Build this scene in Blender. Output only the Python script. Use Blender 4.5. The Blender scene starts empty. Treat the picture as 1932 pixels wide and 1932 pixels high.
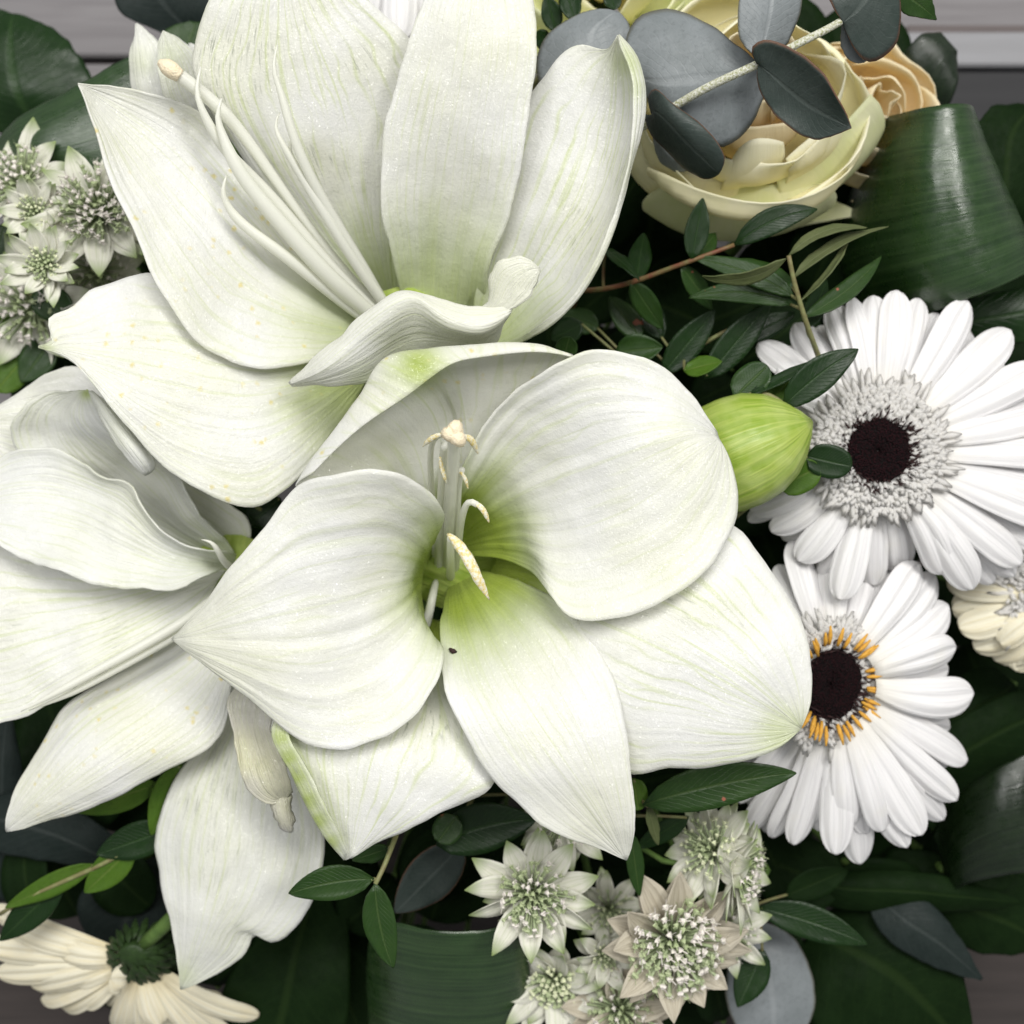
import bpy, math, random
import numpy as np
from mathutils import Vector, noise as mnoise

random.seed(7)
rng = np.random.RandomState(11)
scene = bpy.context.scene
col = scene.collection

# ------------------------------------------------------------------ camera
ZF = 0.22                 # height of the flower plane above the table (m)
CAMZ = ZF + 0.32          # phone held about a third of a metre above it
TAN = 0.45
cam_d = bpy.data.cameras.new('camera')
cam = bpy.data.objects.new('camera', cam_d)
col.objects.link(cam)
cam.location = (0, 0, CAMZ)
cam_d.sensor_width = 36
cam_d.lens = 18 / TAN
cam_d.clip_start = 0.01
cam_d.clip_end = 20
cam_d.dof.use_dof = True
cam_d.dof.focus_distance = 0.332
cam_d.dof.aperture_fstop = 9.5
scene.camera = cam
scene.render.resolution_x = 1024
scene.render.resolution_y = 1024

# ------------------------------------------------------------------ light
w = bpy.data.worlds.new('World')
scene.world = w
w.use_nodes = True
w.node_tree.nodes['Background'].inputs['Color'].default_value = (0.97, 0.99, 1.0, 1)
w.node_tree.nodes['Background'].inputs['Strength'].default_value = 0.30


def lamp(name, loc, size, power, color, target=(0, 0, ZF)):
    d = bpy.data.lights.new(name, 'AREA')
    d.shape = 'DISK'
    d.size = size
    d.energy = power
    d.color = color
    o = bpy.data.objects.new(name, d)
    col.objects.link(o)
    o.location = loc
    o.rotation_euler = (Vector(target) - Vector(loc)).to_track_quat('-Z', 'Y').to_euler()
    return o


lamp('ceiling_lamp', (0.20, 1.00, 1.80), 0.80, 23, (1.0, 0.98, 0.94))
lamp('ceiling_lamp', (-0.70, 0.55, 1.90), 0.90, 15, (1.0, 0.99, 0.97))
lamp('ceiling_lamp', (0.85, 0.50, 1.80), 0.45, 13, (1.0, 0.98, 0.95))

scene.cycles.max_bounces = 8
scene.cycles.diffuse_bounces = 5
scene.cycles.glossy_bounces = 2
scene.cycles.transmission_bounces = 4
scene.view_settings.view_transform = 'Standard'
scene.view_settings.look = 'None'
scene.view_settings.exposure = 0.0
scene.view_settings.gamma = 1.0

# ------------------------------------------------------------------ helpers


def P(u, v, z):
    """photo position (0..1932) at height z cm above the flower plane -> metres"""
    h = ZF + z / 100.0
    d = (CAMZ - h) * TAN / 966.0
    return np.array([(u - 966) * d, (966 - v) * d, h])


def px(z):
    return (CAMZ - ZF - z / 100.0) * TAN / 966.0


ORG = {}


def thing(name, label, cat, base, group=None):
    o = bpy.data.objects.new(name, None)
    o.empty_display_size = 0.01
    col.objects.link(o)
    o.location = tuple(base)
    ORG[o.name] = np.array(base, float)
    o['label'] = label
    o['category'] = cat
    if group:
        o['group'] = group
    return o


def mesh(name, V, F, mat, parent=None, uv=None, green=None, solid=0.0, smooth=True, kind=None, label=None):
    V = np.asarray(V, float)
    org = ORG[parent.name] if parent else np.zeros(3)
    me = bpy.data.meshes.new(name)
    me.from_pydata((V - org).tolist(), [], [tuple(int(i) for i in f) for f in F])
    if uv is not None:
        lay = me.uv_layers.new(name='UVMap')
        idx = np.empty(len(me.loops), dtype=np.int32)
        me.loops.foreach_get('vertex_index', idx)
        lay.data.foreach_set('uv', np.asarray(uv, np.float32)[idx].ravel())
    if green is not None:
        a = me.attributes.new('green', 'FLOAT', 'POINT')
        a.data.foreach_set('value', np.asarray(green, np.float32))
    if smooth:
        me.polygons.foreach_set('use_smooth', [True] * len(me.polygons))
    me.update()
    o = bpy.data.objects.new(name, me)
    col.objects.link(o)
    if mat:
        me.materials.append(M[mat])
    if parent:
        o.parent = parent
        ORG[o.name] = org
    else:
        ORG[o.name] = np.zeros(3)
    if solid:
        m = o.modifiers.new('thickness', 'SOLIDIFY')
        m.thickness = solid
        m.offset = 0
    if kind:
        o['kind'] = kind
    if label:
        o['label'] = label
    return o


def grid_faces(n, m, off=0):
    F = []
    for i in range(n - 1):
        for j in range(m - 1):
            a = off + i * m + j
            F.append((a, a + 1, a + m + 1, a + m))
    return F


def natural_spline(t, Y, x):
    """natural cubic spline through (t, Y[k, ...]) sampled at x"""
    n = len(t)
    Y = np.asarray(Y, float)
    sh = Y.shape[1:]
    Y = Y.reshape(n, -1)
    if n == 2:
        f = ((x - t[0]) / (t[1] - t[0]))[:, None]
        return (Y[0] * (1 - f) + Y[1] * f).reshape((len(x),) + sh)
    h = np.diff(t)
    A = np.zeros((n, n))
    R = np.zeros((n, Y.shape[1]))
    A[0, 0] = A[-1, -1] = 1
    for i in range(1, n - 1):
        A[i, i - 1] = h[i - 1]
        A[i, i] = 2 * (h[i - 1] + h[i])
        A[i, i + 1] = h[i]
        R[i] = 6 * ((Y[i + 1] - Y[i]) / h[i] - (Y[i] - Y[i - 1]) / h[i - 1])
    m2 = np.linalg.solve(A, R)
    k = np.clip(np.searchsorted(t, x) - 1, 0, n - 2)
    a = ((t[k + 1] - x) / h[k])[:, None]
    b = ((x - t[k]) / h[k])[:, None]
    hk = h[k][:, None]
    out = a * Y[k] + b * Y[k + 1] + ((a ** 3 - a) * m2[k] + (b ** 3 - b) * m2[k + 1]) * hk ** 2 / 6
    return out.reshape((len(x),) + sh)


def curve(pts, n):
    """centripetal spline through photo points with depth, n samples even in length"""
    W = np.array([P(*p) for p in pts])
    return curve_w(W, n)


def curve_w(W, n):
    W = np.asarray(W, float)
    d = np.sqrt(np.linalg.norm(np.diff(W, axis=0), axis=1)) + 1e-6
    t = np.concatenate([[0], np.cumsum(d)])
    fine = natural_spline(t, W, np.linspace(0, t[-1], 160))
    s = np.concatenate([[0], np.cumsum(np.linalg.norm(np.diff(fine, axis=0), axis=1))])
    x = np.linspace(0, s[-1], n)
    return np.stack([np.interp(x, s, fine[:, k]) for k in range(3)], 1)


def sstep(a, b, x):
    t = np.clip((x - a) / (b - a), 0, 1)
    return t * t * (3 - 2 * t)


def loft(curves, n=60, m=45, wob=0.0011, edge=0.0011, gb=(0.25, 0.6), gamt=1.0, spots=(), seed=0, stri=0.00012):
    """surface through lengthwise curves, side by side; returns V, F, uv, green"""
    C = np.array([curve(c, n) for c in curves])            # k,n,3
    k = len(curves)
    t = np.linspace(0, 1, k)
    x = np.linspace(0, 1, m)
    if k == 3:
        L = np.stack([2 * (x - .5) * (x - 1), -4 * x * (x - 1), 2 * x * (x - .5)], 1)
        S = np.einsum('mk,knc->nmc', L, C)
    else:
        S = natural_spline(t, C, x).transpose(1, 0, 2)
    du = np.gradient(S, axis=0)
    dv = np.gradient(S, axis=1)
    N = np.cross(du, dv)
    N /= np.linalg.norm(N, axis=2)[..., None] + 1e-9
    tt = np.linspace(0, 1, n)
    rs = np.random.RandomState(seed + 5)
    ph = rs.uniform(0, 6.28, 8)
    st = sum(np.sin(x * f + p) for f, p in zip((23, 37, 51, 71), ph)) / 4
    D = np.zeros((n, m))
    for i in range(n):
        for j in range(m):
            p = S[i, j]
            q = Vector((p[0] * 38 + seed * 3.1, p[1] * 38, p[2] * 38))
            D[i, j] = wob * mnoise.noise(q) + wob * .45 * mnoise.noise(q * 2.3) + wob * .13 * mnoise.noise(q * 6)
            e = abs(2 * x[j] - 1) ** 4
            D[i, j] += edge * e * mnoise.noise(Vector((tt[i] * 9 + seed, x[j] * 1.5, 3.3)))
    D += stri * st[None, :] * np.sin(np.pi * np.clip(tt * 1.05, 0, 1))[:, None]
    fade = sstep(0, .12, tt) * (1 - sstep(.93, 1, tt))
    S = S + N * (D * fade[:, None])[..., None]
    dvn = dv / (np.linalg.norm(dv, axis=2)[..., None] + 1e-9)
    ej = np.array([[mnoise.noise(Vector((ti * 11 + seed * 1.7, 7.1 if xx > .5 else 1.3, seed))) + .5 * mnoise.noise(Vector((ti * 27 + seed, 2.1 if xx > .5 else 9.3, seed))) for xx in x] for ti in tt])
    ej *= (np.abs(2 * x - 1) ** 3)[None, :] * fade[:, None] * edge * .65
    S = S + dvn * ej[..., None]
    V = S.reshape(-1, 3)
    uv = np.stack(np.meshgrid(tt, x, indexing='ij'), -1).reshape(-1, 2)[:, ::-1]
    jit = np.array([mnoise.noise(Vector((xx * 6 + seed, 0, 0))) for xx in x]) * .09
    g = gamt * (1 - sstep(gb[0], gb[1], tt[:, None] + jit[None, :] + .25 * (x[None, :] - .5) ** 2))
    g = g.reshape(-1)
    for (u, v, r, s) in spots:
        for i, p in enumerate(V):
            d = (CAMZ - p[2]) * TAN / 966
            uu = p[0] / d + 966
            vv = 966 - p[1] / d
            q = ((uu - u) ** 2 + (vv - v) ** 2) / (r * r)
            if q < 4:
                g[i] = max(g[i], s * math.exp(-q * 1.3))
    return V, grid_faces(n, m), uv, g


def merge(parts):
    V, F, U, G = [], [], [], []
    o = 0
    for v, f, u, g in parts:
        V.append(v)
        U.append(u)
        G.append(g)
        F += [tuple(i + o for i in q) for q in f]
        o += len(v)
    return np.concatenate(V), F, np.concatenate(U), np.concatenate(G)


def tube(W, r, n=24, m=8, flat=1.0):
    """tube along world points; r = radius or list of radii along it"""
    C = curve_w(W, n)
    R = np.interp(np.linspace(0, 1, n), np.linspace(0, 1, len(r)), r) if hasattr(r, '__len__') else np.full(n, r)
    T = np.gradient(C, axis=0)
    T /= np.linalg.norm(T, axis=1)[:, None] + 1e-12
    ref = np.array([0.31, 0.22, 0.92])
    V = []
    for i in range(n):
        a = np.cross(T[i], ref)
        if np.linalg.norm(a) < .05:
            a = np.cross(T[i], [1, 0, 0])
        a /= np.linalg.norm(a)
        b = np.cross(T[i], a)
        for j in range(m):
            t = 2 * math.pi * j / m
            V.append(C[i] + R[i] * (a * math.cos(t) + flat * b * math.sin(t)))
    F = []
    for i in range(n - 1):
        for j in range(m):
            F.append((i * m + j, i * m + (j + 1) % m, (i + 1) * m + (j + 1) % m, (i + 1) * m + j))
    F.append(tuple(range(m))[::-1])
    F.append(tuple(range((n - 1) * m, n * m)))
    uv = [(j / m, i / (n - 1)) for i in range(n) for j in range(m)]
    return np.array(V), F, np.array(uv), np.zeros(len(V))


def blade(b, t, width, prof, arch=0.0, cup=0.0, roll=0.0, groove=0.0, n=11, m=9, bend=0.0, up=(0, 0, 1), ripple=0.0, seed=0, end=0.0):
    """leaf or strap petal between two world points. prof(t)->0..1 half-width factor"""
    b = np.asarray(b, float)
    t = np.asarray(t, float)
    a = t - b
    L = np.linalg.norm(a)
    ah = a / L
    s = np.cross(ah, np.asarray(up, float))
    s /= np.linalg.norm(s) + 1e-9
    nn = np.cross(s, ah)
    s2 = s * math.cos(roll) + nn * math.sin(roll)
    n2 = np.cross(s2, ah)
    tt = 1 - (1 - np.linspace(0, 1, n)) ** 1.5
    xs = np.linspace(-1, 1, m)
    V = []
    for ti in tt:
        wv = width * .5 * prof(ti)
        for x in xs:
            h = arch * 4 * ti * (1 - ti) - end * ti ** 3
            p = b + a * ti + nn * h + s2 * (wv * x + bend * 4 * ti * (1 - ti))
            off = cup * wv * x * x + groove * wv * math.cos(x * 2.5 * math.pi) * min(1, 3 * ti)
            if ripple:
                off += ripple * x * x * mnoise.noise(Vector((ti * 5 + seed, x * 2, seed * .7)))
            V.append(p + n2 * off)
    uv = [((x + 1) / 2, ti) for ti in tt for x in xs]
    return np.array(V), grid_faces(n, m), np.array(uv), np.repeat(tt, m)


def pf_leaf(t):
    return max(0.02, math.sin(math.pi * min(1, t ** .85)) ** .75)


def pf_oval(t):
    return max(0.03, (1 - abs(2 * t - 1) ** 2.3) ** .5)


def pf_ger(t):
    if t > .72:
        return max(.05, (1 - ((t - .72) / .28) ** 2.2) ** .5)
    return .42 + .58 * math.sin(t / .72 * math.pi / 2) ** .9


def pf_bract(t):
    return max(0.03, min(1, .34 + t * 1.7) * (1 - max(0, (t - .5) / .5) ** 1.9))


# ------------------------------------------------------------------ materials
M = {}


class NT:
    def __init__(self, name):
        m = bpy.data.materials.new(name)
        m.use_nodes = True
        self.t = m.node_tree
        self.n = self.t.nodes
        self.b = self.n['Principled BSDF']
        self.out = self.n['Material Output']
        M[name] = m

    def node(self, typ, **kw):
        o = self.n.new(typ)
        for k, v in kw.items():
            if k in o.inputs:
                o.inputs[k].default_value = v
            else:
                setattr(o, k, v)
        return o

    def link(self, a, b):
        self.t.links.new(a, b)

    def mix(self, fac, a, b, mode='MIX'):
        o = self.n.new('ShaderNodeMix')
        o.data_type = 'RGBA'
        o.blend_type = mode
        for idx, val in ((0, fac), (6, a), (7, b)):
            if isinstance(val, bpy.types.NodeSocket):
                self.link(val, o.inputs[idx])
            else:
                o.inputs[idx].default_value = val if idx == 0 else tuple(val) + ((1,) if len(val) == 3 else ())
        return o.outputs[2]

    def ramp(self, src, stops):
        o = self.n.new('ShaderNodeValToRGB')
        e = o.color_ramp.elements
        while len(e) < len(stops):
            e.new(0.5)
        for q, (p, c) in zip(e, stops):
            q.position = p
            q.color = (c, c, c, 1) if not hasattr(c, '__len__') else tuple(c) + ((1,) if len(c) == 3 else ())
        self.link(src, o.inputs['Fac'])
        return o.outputs['Color']

    def noise(self, vec, scale, detail=3, rough=.5, dist=0.0):
        o = self.node('ShaderNodeTexNoise', Scale=scale, Detail=detail, Roughness=rough, Distortion=dist)
        if vec is not None:
            self.link(vec, o.inputs['Vector'])
        return o.outputs['Fac']

    def mapped(self, vec, scale):
        o = self.node('ShaderNodeMapping')
        o.inputs['Scale'].default_value = scale
        self.link(vec, o.inputs['Vector'])
        return o.outputs['Vector']

    def math(self, op, a, b=0.0):
        o = self.n.new('ShaderNodeMath')
        o.operation = op
        for i, val in enumerate((a, b)):
            if isinstance(val, bpy.types.NodeSocket):
                self.link(val, o.inputs[i])
            else:
                o.inputs[i].default_value = val
        return o.outputs[0]

    def bump(self, h, strength, dist, normal=None):
        o = self.node('ShaderNodeBump', Strength=strength, Distance=dist)
        self.link(h, o.inputs['Height'])
        if normal is not None:
            self.link(normal, o.inputs['Normal'])
        return o.outputs['Normal']

    def translucent(self, colour, normal, fac):
        tr = self.n.new('ShaderNodeBsdfTranslucent')
        if isinstance(colour, bpy.types.NodeSocket):
            self.link(colour, tr.inputs['Color'])
        else:
            tr.inputs['Color'].default_value = colour
        if normal is not None:
            self.link(normal, tr.inputs['Normal'])
        mx = self.n.new('ShaderNodeMixShader')
        mx.inputs['Fac'].default_value = fac
        self.link(self.b.outputs[0], mx.inputs[1])
        self.link(tr.outputs[0], mx.inputs[2])
        self.link(mx.outputs[0], self.out.inputs['Surface'])

    def coords(self):
        tc = self.n.new('ShaderNodeTexCoord')
        return tc.outputs['UV'], tc.outputs['Object']

    def attr(self, name):
        o = self.n.new('ShaderNodeAttribute')
        o.attribute_name = name
        return o.outputs['Fac']


def petal_mat(name, base=(.865, .865, .845), warm=(.85, .85, .755), green=(.30, .40, .045), vein=(.64, .71, .38), pollen=0.0, bruise=0.0, veinamt=.35):
    k = NT(name)
    uv, ob = k.coords()
    big = k.noise(ob, 30, 3)
    c = k.mix(k.ramp(big, [(.38, 0), (.68, 1)]), base, warm)
    vn = k.noise(k.mapped(uv, (26, 1.3, 1)), 1.0, 2, .5, .25)
    vmask = k.ramp(vn, [(.56, 0), (.63, 1), (.70, 0)])
    c = k.mix(k.math('MULTIPLY', vmask, veinamt), c, vein)
    sxu = k.node('ShaderNodeSeparateXYZ')
    k.link(uv, sxu.inputs[0])
    pv = k.math('PINGPONG', k.math('ADD', k.math('MULTIPLY', sxu.outputs[0], 15.0), k.math('MULTIPLY', k.noise(ob, 45, 2), 2.2)), .5)
    pl = k.math('MULTIPLY', k.ramp(pv, [(.0, 1), (.13, 0)]), k.ramp(k.noise(ob, 60, 1), [(.38, .1), (.62, 1)]))
    c = k.mix(k.math('MULTIPLY', pl, veinamt * 1.0), c, vein)
    mott = k.noise(ob, 420, 2, .65)
    c = k.mix(k.ramp(mott, [(.35, .10), (.65, 0)]), c, (.70, .73, .58))
    g = k.attr('green')
    gcol = k.mix(k.math('MULTIPLY', k.noise(k.mapped(uv, (40, 2, 1)), 1, 2), 1.0), green, (green[0] * 1.7, green[1] * 1.55, green[2] * 2.5))
    c = k.mix(g, c, gcol)
    if pollen:
        vo = k.node('ShaderNodeTexVoronoi', Scale=260.0)
        k.link(ob, vo.inputs['Vector'])
        sp = k.ramp(k.math('ADD', vo.outputs['Distance'], k.math('MULTIPLY', k.noise(ob, 900, 2), .35)), [(.24, 1), (.46, 0)])
        reg = k.ramp(k.noise(ob, 55, 2), [(.45, 0), (.53, 1)])
        rnd = k.node('ShaderNodeSeparateColor')
        k.link(vo.outputs['Color'], rnd.inputs[0])
        pick = k.math('GREATER_THAN', rnd.outputs[0], .45)
        c = k.mix(k.math('MULTIPLY', k.math('MULTIPLY', sp, k.math('MULTIPLY', reg, pick)), pollen), c, (.80, .68, .22))
    if bruise:
        br = k.noise(k.mapped(uv, (70, 13, 1)), 1.0, 3, .7, .3)
        reg = k.ramp(k.noise(ob, 30, 3, .6), [(.50, 0), (.66, 1)])
        line = k.ramp(br, [(.53, 0), (.66, 1)])
        c = k.mix(k.math('MULTIPLY', k.math('MULTIPLY', line, reg), bruise), c, (.33, .36, .28))
    k.link(c, k.b.inputs['Base Color'])
    k.b.inputs['Roughness'].default_value = .42
    k.b.inputs['Specular IOR Level'].default_value = .35
    k.b.inputs['Sheen Weight'].default_value = .05
    st = k.noise(k.mapped(uv, (48, 2.4, 1)), 1.0, 2, .55)
    st2 = k.noise(k.mapped(uv, (13, 1.6, 1)), 1.0, 2, .5, .6)
    n1 = k.bump(st2, .5, .0013)
    n1 = k.bump(st, .22, .0004, n1)
    n2 = k.bump(k.noise(ob, 2200, 1, .6), .5, .00022, n1)
    cr = k.noise(ob, 190, 3, .7)
    n2 = k.bump(cr, .36, .0010, n2)
    k.link(n2, k.b.inputs['Normal'])
    # glistening cells
    fl = k.node('ShaderNodeTexVoronoi', Scale=2600.0)
    k.link(ob, fl.inputs['Vector'])
    sc = k.node('ShaderNodeSeparateColor')
    k.link(fl.outputs['Color'], sc.inputs[0])
    k.link(k.ramp(sc.outputs[1], [(.86, .44), (.93, .14)]), k.b.inputs['Roughness'])
    k.translucent(c, n1, .30)
    # wet-looking cells: each tiny cell tilts its own way and catches the lamps
    geo = k.n.new('ShaderNodeNewGeometry')
    sub = k.node('ShaderNodeVectorMath', operation='SUBTRACT')
    k.link(fl.outputs['Color'], sub.inputs[0])
    sub.inputs[1].default_value = (.5, .5, .5)
    scl = k.node('ShaderNodeVectorMath', operation='SCALE')
    k.link(sub.outputs[0], scl.inputs[0])
    scl.inputs['Scale'].default_value = .95
    add = k.node('ShaderNodeVectorMath', operation='ADD')
    k.link(geo.outputs['Normal'], add.inputs[0])
    k.link(scl.outputs[0], add.inputs[1])
    nrm_ = k.node('ShaderNodeVectorMath', operation='NORMALIZE')
    k.link(add.outputs[0], nrm_.inputs[0])
    gl = k.n.new('ShaderNodeBsdfGlossy')
    gl.inputs['Roughness'].default_value = .13
    gl.inputs['Color'].default_value = (1, 1, .97, 1)
    k.link(nrm_.outputs[0], gl.inputs['Normal'])
    mx = k.n.new('ShaderNodeMixShader')
    mx.inputs['Fac'].default_value = .013
    src = k.out.inputs['Surface'].links[0].from_socket
    k.link(src, mx.inputs[1])
    k.link(gl.outputs[0], mx.inputs[2])
    k.link(mx.outputs[0], k.out.inputs['Surface'])


petal_mat('amaryllis_petal', pollen=.0, veinamt=.28)
petal_mat('amaryllis_petal_pollen', pollen=.75)
petal_mat('amaryllis_petal_bruised', bruise=.75, veinamt=.6)
petal_mat('amaryllis_petal_cool', base=(.84, .845, .825), warm=(.83, .835, .75), bruise=.55)
petal_mat('withered_petal', base=(.70, .68, .69), warm=(.64, .62, .44), bruise=.6)

k = NT('filament')
k.b.inputs['Base Color'].default_value = (.87, .87, .81, 1)
k.b.inputs['Roughness'].default_value = .35
k.translucent((.90, .91, .80, 1), None, .35)
k = NT('anther')
uv, ob = k.coords()
c = k.mix(k.ramp(k.noise(ob, 900, 3, .7), [(.42, 0), (.60, 1)]), (.84, .82, .68), (.76, .62, .24))
k.link(c, k.b.inputs['Base Color'])
k.link(k.bump(k.noise(ob, 3000, 2), .8, .0004), k.b.inputs['Normal'])
k.b.inputs['Roughness'].default_value = .8
k = NT('stigma')
uv, ob = k.coords()
c = k.mix(k.noise(ob, 700, 3), (.80, .66, .42), (.84, .76, .60))
k.link(c, k.b.inputs['Base Color'])
k.b.inputs['Roughness'].default_value = .6
k.link(k.bump(k.noise(ob, 1500, 3), .8, .0005), k.b.inputs['Normal'])

k = NT('bud_green')
uv, ob = k.coords()
vn = k.noise(k.mapped(uv, (22, 1.6, 1)), 1, 3, .5, .4)
c = k.mix(k.ramp(vn, [(.42, 0), (.6, 1)]), (.25, .37, .04), (.38, .48, .09))
c = k.mix(k.ramp(k.noise(ob, 120, 3), [(.4, 0), (.7, .5)]), c, (.52, .60, .22))
k.link(c, k.b.inputs['Base Color'])
k.b.inputs['Roughness'].default_value = .38
k.link(k.bump(vn, .5, .0008), k.b.inputs['Normal'])
k.translucent(c, None, .12)


def gerbera_mat(name, a, b, streak):
    k = NT(name)
    uv, ob = k.coords()
    st = k.noise(k.mapped(uv, (20, .9, 1)), 1, 3, .6)
    c = k.mix(k.ramp(st, [(.48, 0), (.66, .8)]), a, streak)
    v = k.node('ShaderNodeSeparateXYZ')
    k.link(uv, v.inputs[0])
    c = k.mix(k.ramp(v.outputs[1], [(.0, .75), (.35, 0)]), c, b)
    c = k.mix(k.ramp(k.noise(ob, 90, 3), [(.55, 0), (.8, .35)]), c, b)
    k.link(c, k.b.inputs['Base Color'])
    k.b.inputs['Roughness'].default_value = .5
    k.b.inputs['Specular IOR Level'].default_value = .25
    k.link(k.bump(st, .6, .0009), k.b.inputs['Normal'])
    k.translucent(c, None, .22)


gerbera_mat('gerbera_white', (.92, .91, .91), (.90, .87, .78), (.78, .77, .78))
gerbera_mat('gerbera_cream', (.88, .84, .68), (.84, .72, .42), (.80, .70, .44))

k = NT('gerbera_disc')
uv, ob = k.coords()
vo = k.node('ShaderNodeTexVoronoi', Scale=1500.0)
k.link(ob, vo.inputs['Vector'])
c = k.mix(k.ramp(vo.outputs['Distance'], [(.1, 1), (.6, 0)]), (.004, .0018, .0022), (.030, .005, .008))
k.link(c, k.b.inputs['Base Color'])
k.b.inputs['Roughness'].default_value = .75
k.b.inputs['Specular IOR Level'].default_value = .15
k.link(k.bump(vo.outputs['Distance'], 1, -.0012), k.b.inputs['Normal'])


def plain(name, colr, rough=.5, nscale=300, c2=None, bump=.4, bd=.0005, trans=0.0, spec=.3):
    k = NT(name)
    uv, ob = k.coords()
    c2 = c2 or tuple(x * .7 for x in colr)
    c = k.mix(k.ramp(k.noise(ob, nscale, 4, .6), [(.35, 0), (.68, 1)]), colr, c2)
    k.link(c, k.b.inputs['Base Color'])
    k.b.inputs['Roughness'].default_value = rough
    k.b.inputs['Specular IOR Level'].default_value = spec
    k.link(k.bump(k.noise(ob, nscale * 2.3, 3), bump, bd), k.b.inputs['Normal'])
    if trans:
        k.translucent(c, None, trans)


plain('floret_white', (.92, .91, .90), .6, 900, (.90, .88, .84), trans=.5)
plain('floret_dark', (.02, .012, .012), .7, 900, (.05, .02, .02))
plain('floret_yellow', (.74, .40, .06), .6, 900, (.55, .28, .04))
plain('stem_green', (.10, .17, .04), .45, 200, (.06, .11, .025))
plain('stem_olive', (.22, .24, .10), .5, 300, (.16, .13, .06))
plain('stem_red', (.14, .13, .05), .5, 200, (.16, .05, .03))
plain('calyx_green', (.022, .048, .010), .5, 300, (.012, .026, .006))
plain('eucalyptus_stem', (.70, .70, .64), .6, 1500, (.26, .27, .10), bump=.6)
plain('floret_pink', (.74, .66, .66), .6, 1500, (.74, .74, .62))
plain('floret_pale', (.70, .70, .52), .6, 1500, (.58, .64, .38))
plain('floret_bud', (.34, .42, .20), .6, 1500, (.50, .54, .36))
plain('floret_stalk', (.30, .38, .20), .6, 900, (.40, .44, .28))


def leaf_mat(name, a, b, vein, rough=.38, spec=.4, cross=False, trans=.1, blotch=0.0, veins=True, bumpd=.0005, edge=None, va=1.0, nb=1.0):
    k = NT(name)
    uv, ob = k.coords()
    c = k.mix(k.ramp(k.noise(ob, 90, 4, .6), [(.3, 0), (.7, 1)]), a, b)
    c = k.mix(k.ramp(k.noise(ob, 520, 3, .7, 1.0), [(.52, 0), (.66, .30)]), c, tuple(q * .55 for q in a))
    sx = k.node('ShaderNodeSeparateXYZ')
    k.link(uv, sx.inputs[0])
    mid = k.math('ABSOLUTE', k.math('SUBTRACT', sx.outputs[0], .5))
    mm = k.ramp(mid, [(.0, 1), (.02, .8), (.045, 0)])
    h = None
    if veins:
        # side veins leave the midrib at an angle
        ph = k.math('SUBTRACT', k.math('MULTIPLY', sx.outputs[1], 15.0), k.math('MULTIPLY', mid, 8.0))
        sv = k.math('PINGPONG', k.math('ADD', ph, k.math('MULTIPLY', k.noise(ob, 160, 2), 1.2)), .5)
        svm = k.ramp(sv, [(.0, 1), (.10, 0)])
        c = k.mix(k.math('MULTIPLY', svm, .16 * va), c, vein)
        c = k.mix(k.math('MULTIPLY', mm, .55 * va), c, vein)
        h = k.math('ADD', k.math('MULTIPLY', svm, -.25 * va), k.math('MULTIPLY', mm, -.8 * va))
    if cross:
        wv = k.noise(k.mapped(uv, (42, 1.6, 1)), 1, 5, .65, .3)
        c = k.mix(k.ramp(wv, [(.42, 0), (.66, .8)]), c, vein)
        h = wv
    if edge:
        em = k.ramp(mid, [(.47, 0), (.495, 1)])
        c = k.mix(em, c, edge)
    if blotch:
        bl = k.ramp(k.noise(ob, 130, 3, .5), [(.70, 0), (.73, 1)])
        c = k.mix(k.math('MULTIPLY', bl, blotch), c, (.34, .10, .06))
    k.link(c, k.b.inputs['Base Color'])
    rn = k.ramp(k.noise(ob, 260, 4, .65), [(.3, max(.1, rough - .1)), (.7, min(1, rough + .14))])
    k.link(rn, k.b.inputs['Roughness'])
    k.b.inputs['Specular IOR Level'].default_value = spec
    nn = k.bump(k.noise(ob, 330, 4, .7), .35, .0006 * nb)
    if h is not None:
        nn = k.bump(h, .5, bumpd, nn)
    k.link(nn, k.b.inputs['Normal'])
    if trans:
        k.translucent(c, None, trans)


leaf_mat('leaf_dark', (.005, .022, .003), (.010, .033, .005), (.026, .062, .014), spec=.32, nb=.6)
leaf_mat('leaf_mid', (.014, .043, .006), (.024, .058, .010), (.062, .105, .028), blotch=.9, spec=.32, nb=.6)
leaf_mat('leaf_bright', (.055, .125, .010), (.080, .155, .016), (.14, .20, .04), trans=.2, spec=.25)
leaf_mat('leaf_olive', (.085, .108, .040), (.115, .135, .055), (.16, .18, .085), rough=.5, trans=.12, spec=.25)
leaf_mat('leaf_shade', (.0045, .013, .0030), (.008, .020, .005), (.018, .035, .009), rough=.6, spec=.06)  # naturally dark leaf, darkened further: shade inside the bouquet is in the colour
leaf_mat('leaf_aspidistra', (.007, .027, .004), (.014, .042, .008), (.034, .072, .020), rough=.30, cross=True, veins=False, spec=.75, bumpd=.00035, nb=.35, trans=.03)
leaf_mat('leaf_aspidistra_shade', (.002, .008, .0015), (.004, .013, .002), (.012, .024, .008), rough=.30, cross=True, veins=False, spec=.6, bumpd=.0004, nb=.4, trans=.02)  # shaded copy of the aspidistra leaf, shadow darkened into its colour
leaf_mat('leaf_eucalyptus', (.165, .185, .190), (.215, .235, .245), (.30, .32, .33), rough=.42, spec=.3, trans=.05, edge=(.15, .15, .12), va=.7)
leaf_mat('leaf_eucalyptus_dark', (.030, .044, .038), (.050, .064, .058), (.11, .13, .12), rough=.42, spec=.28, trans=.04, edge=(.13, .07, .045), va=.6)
leaf_mat('leaf_grey_shade', (.012, .019, .017), (.021, .029, .027), (.045, .055, .052), rough=.5, spec=.12, trans=.03)


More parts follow.
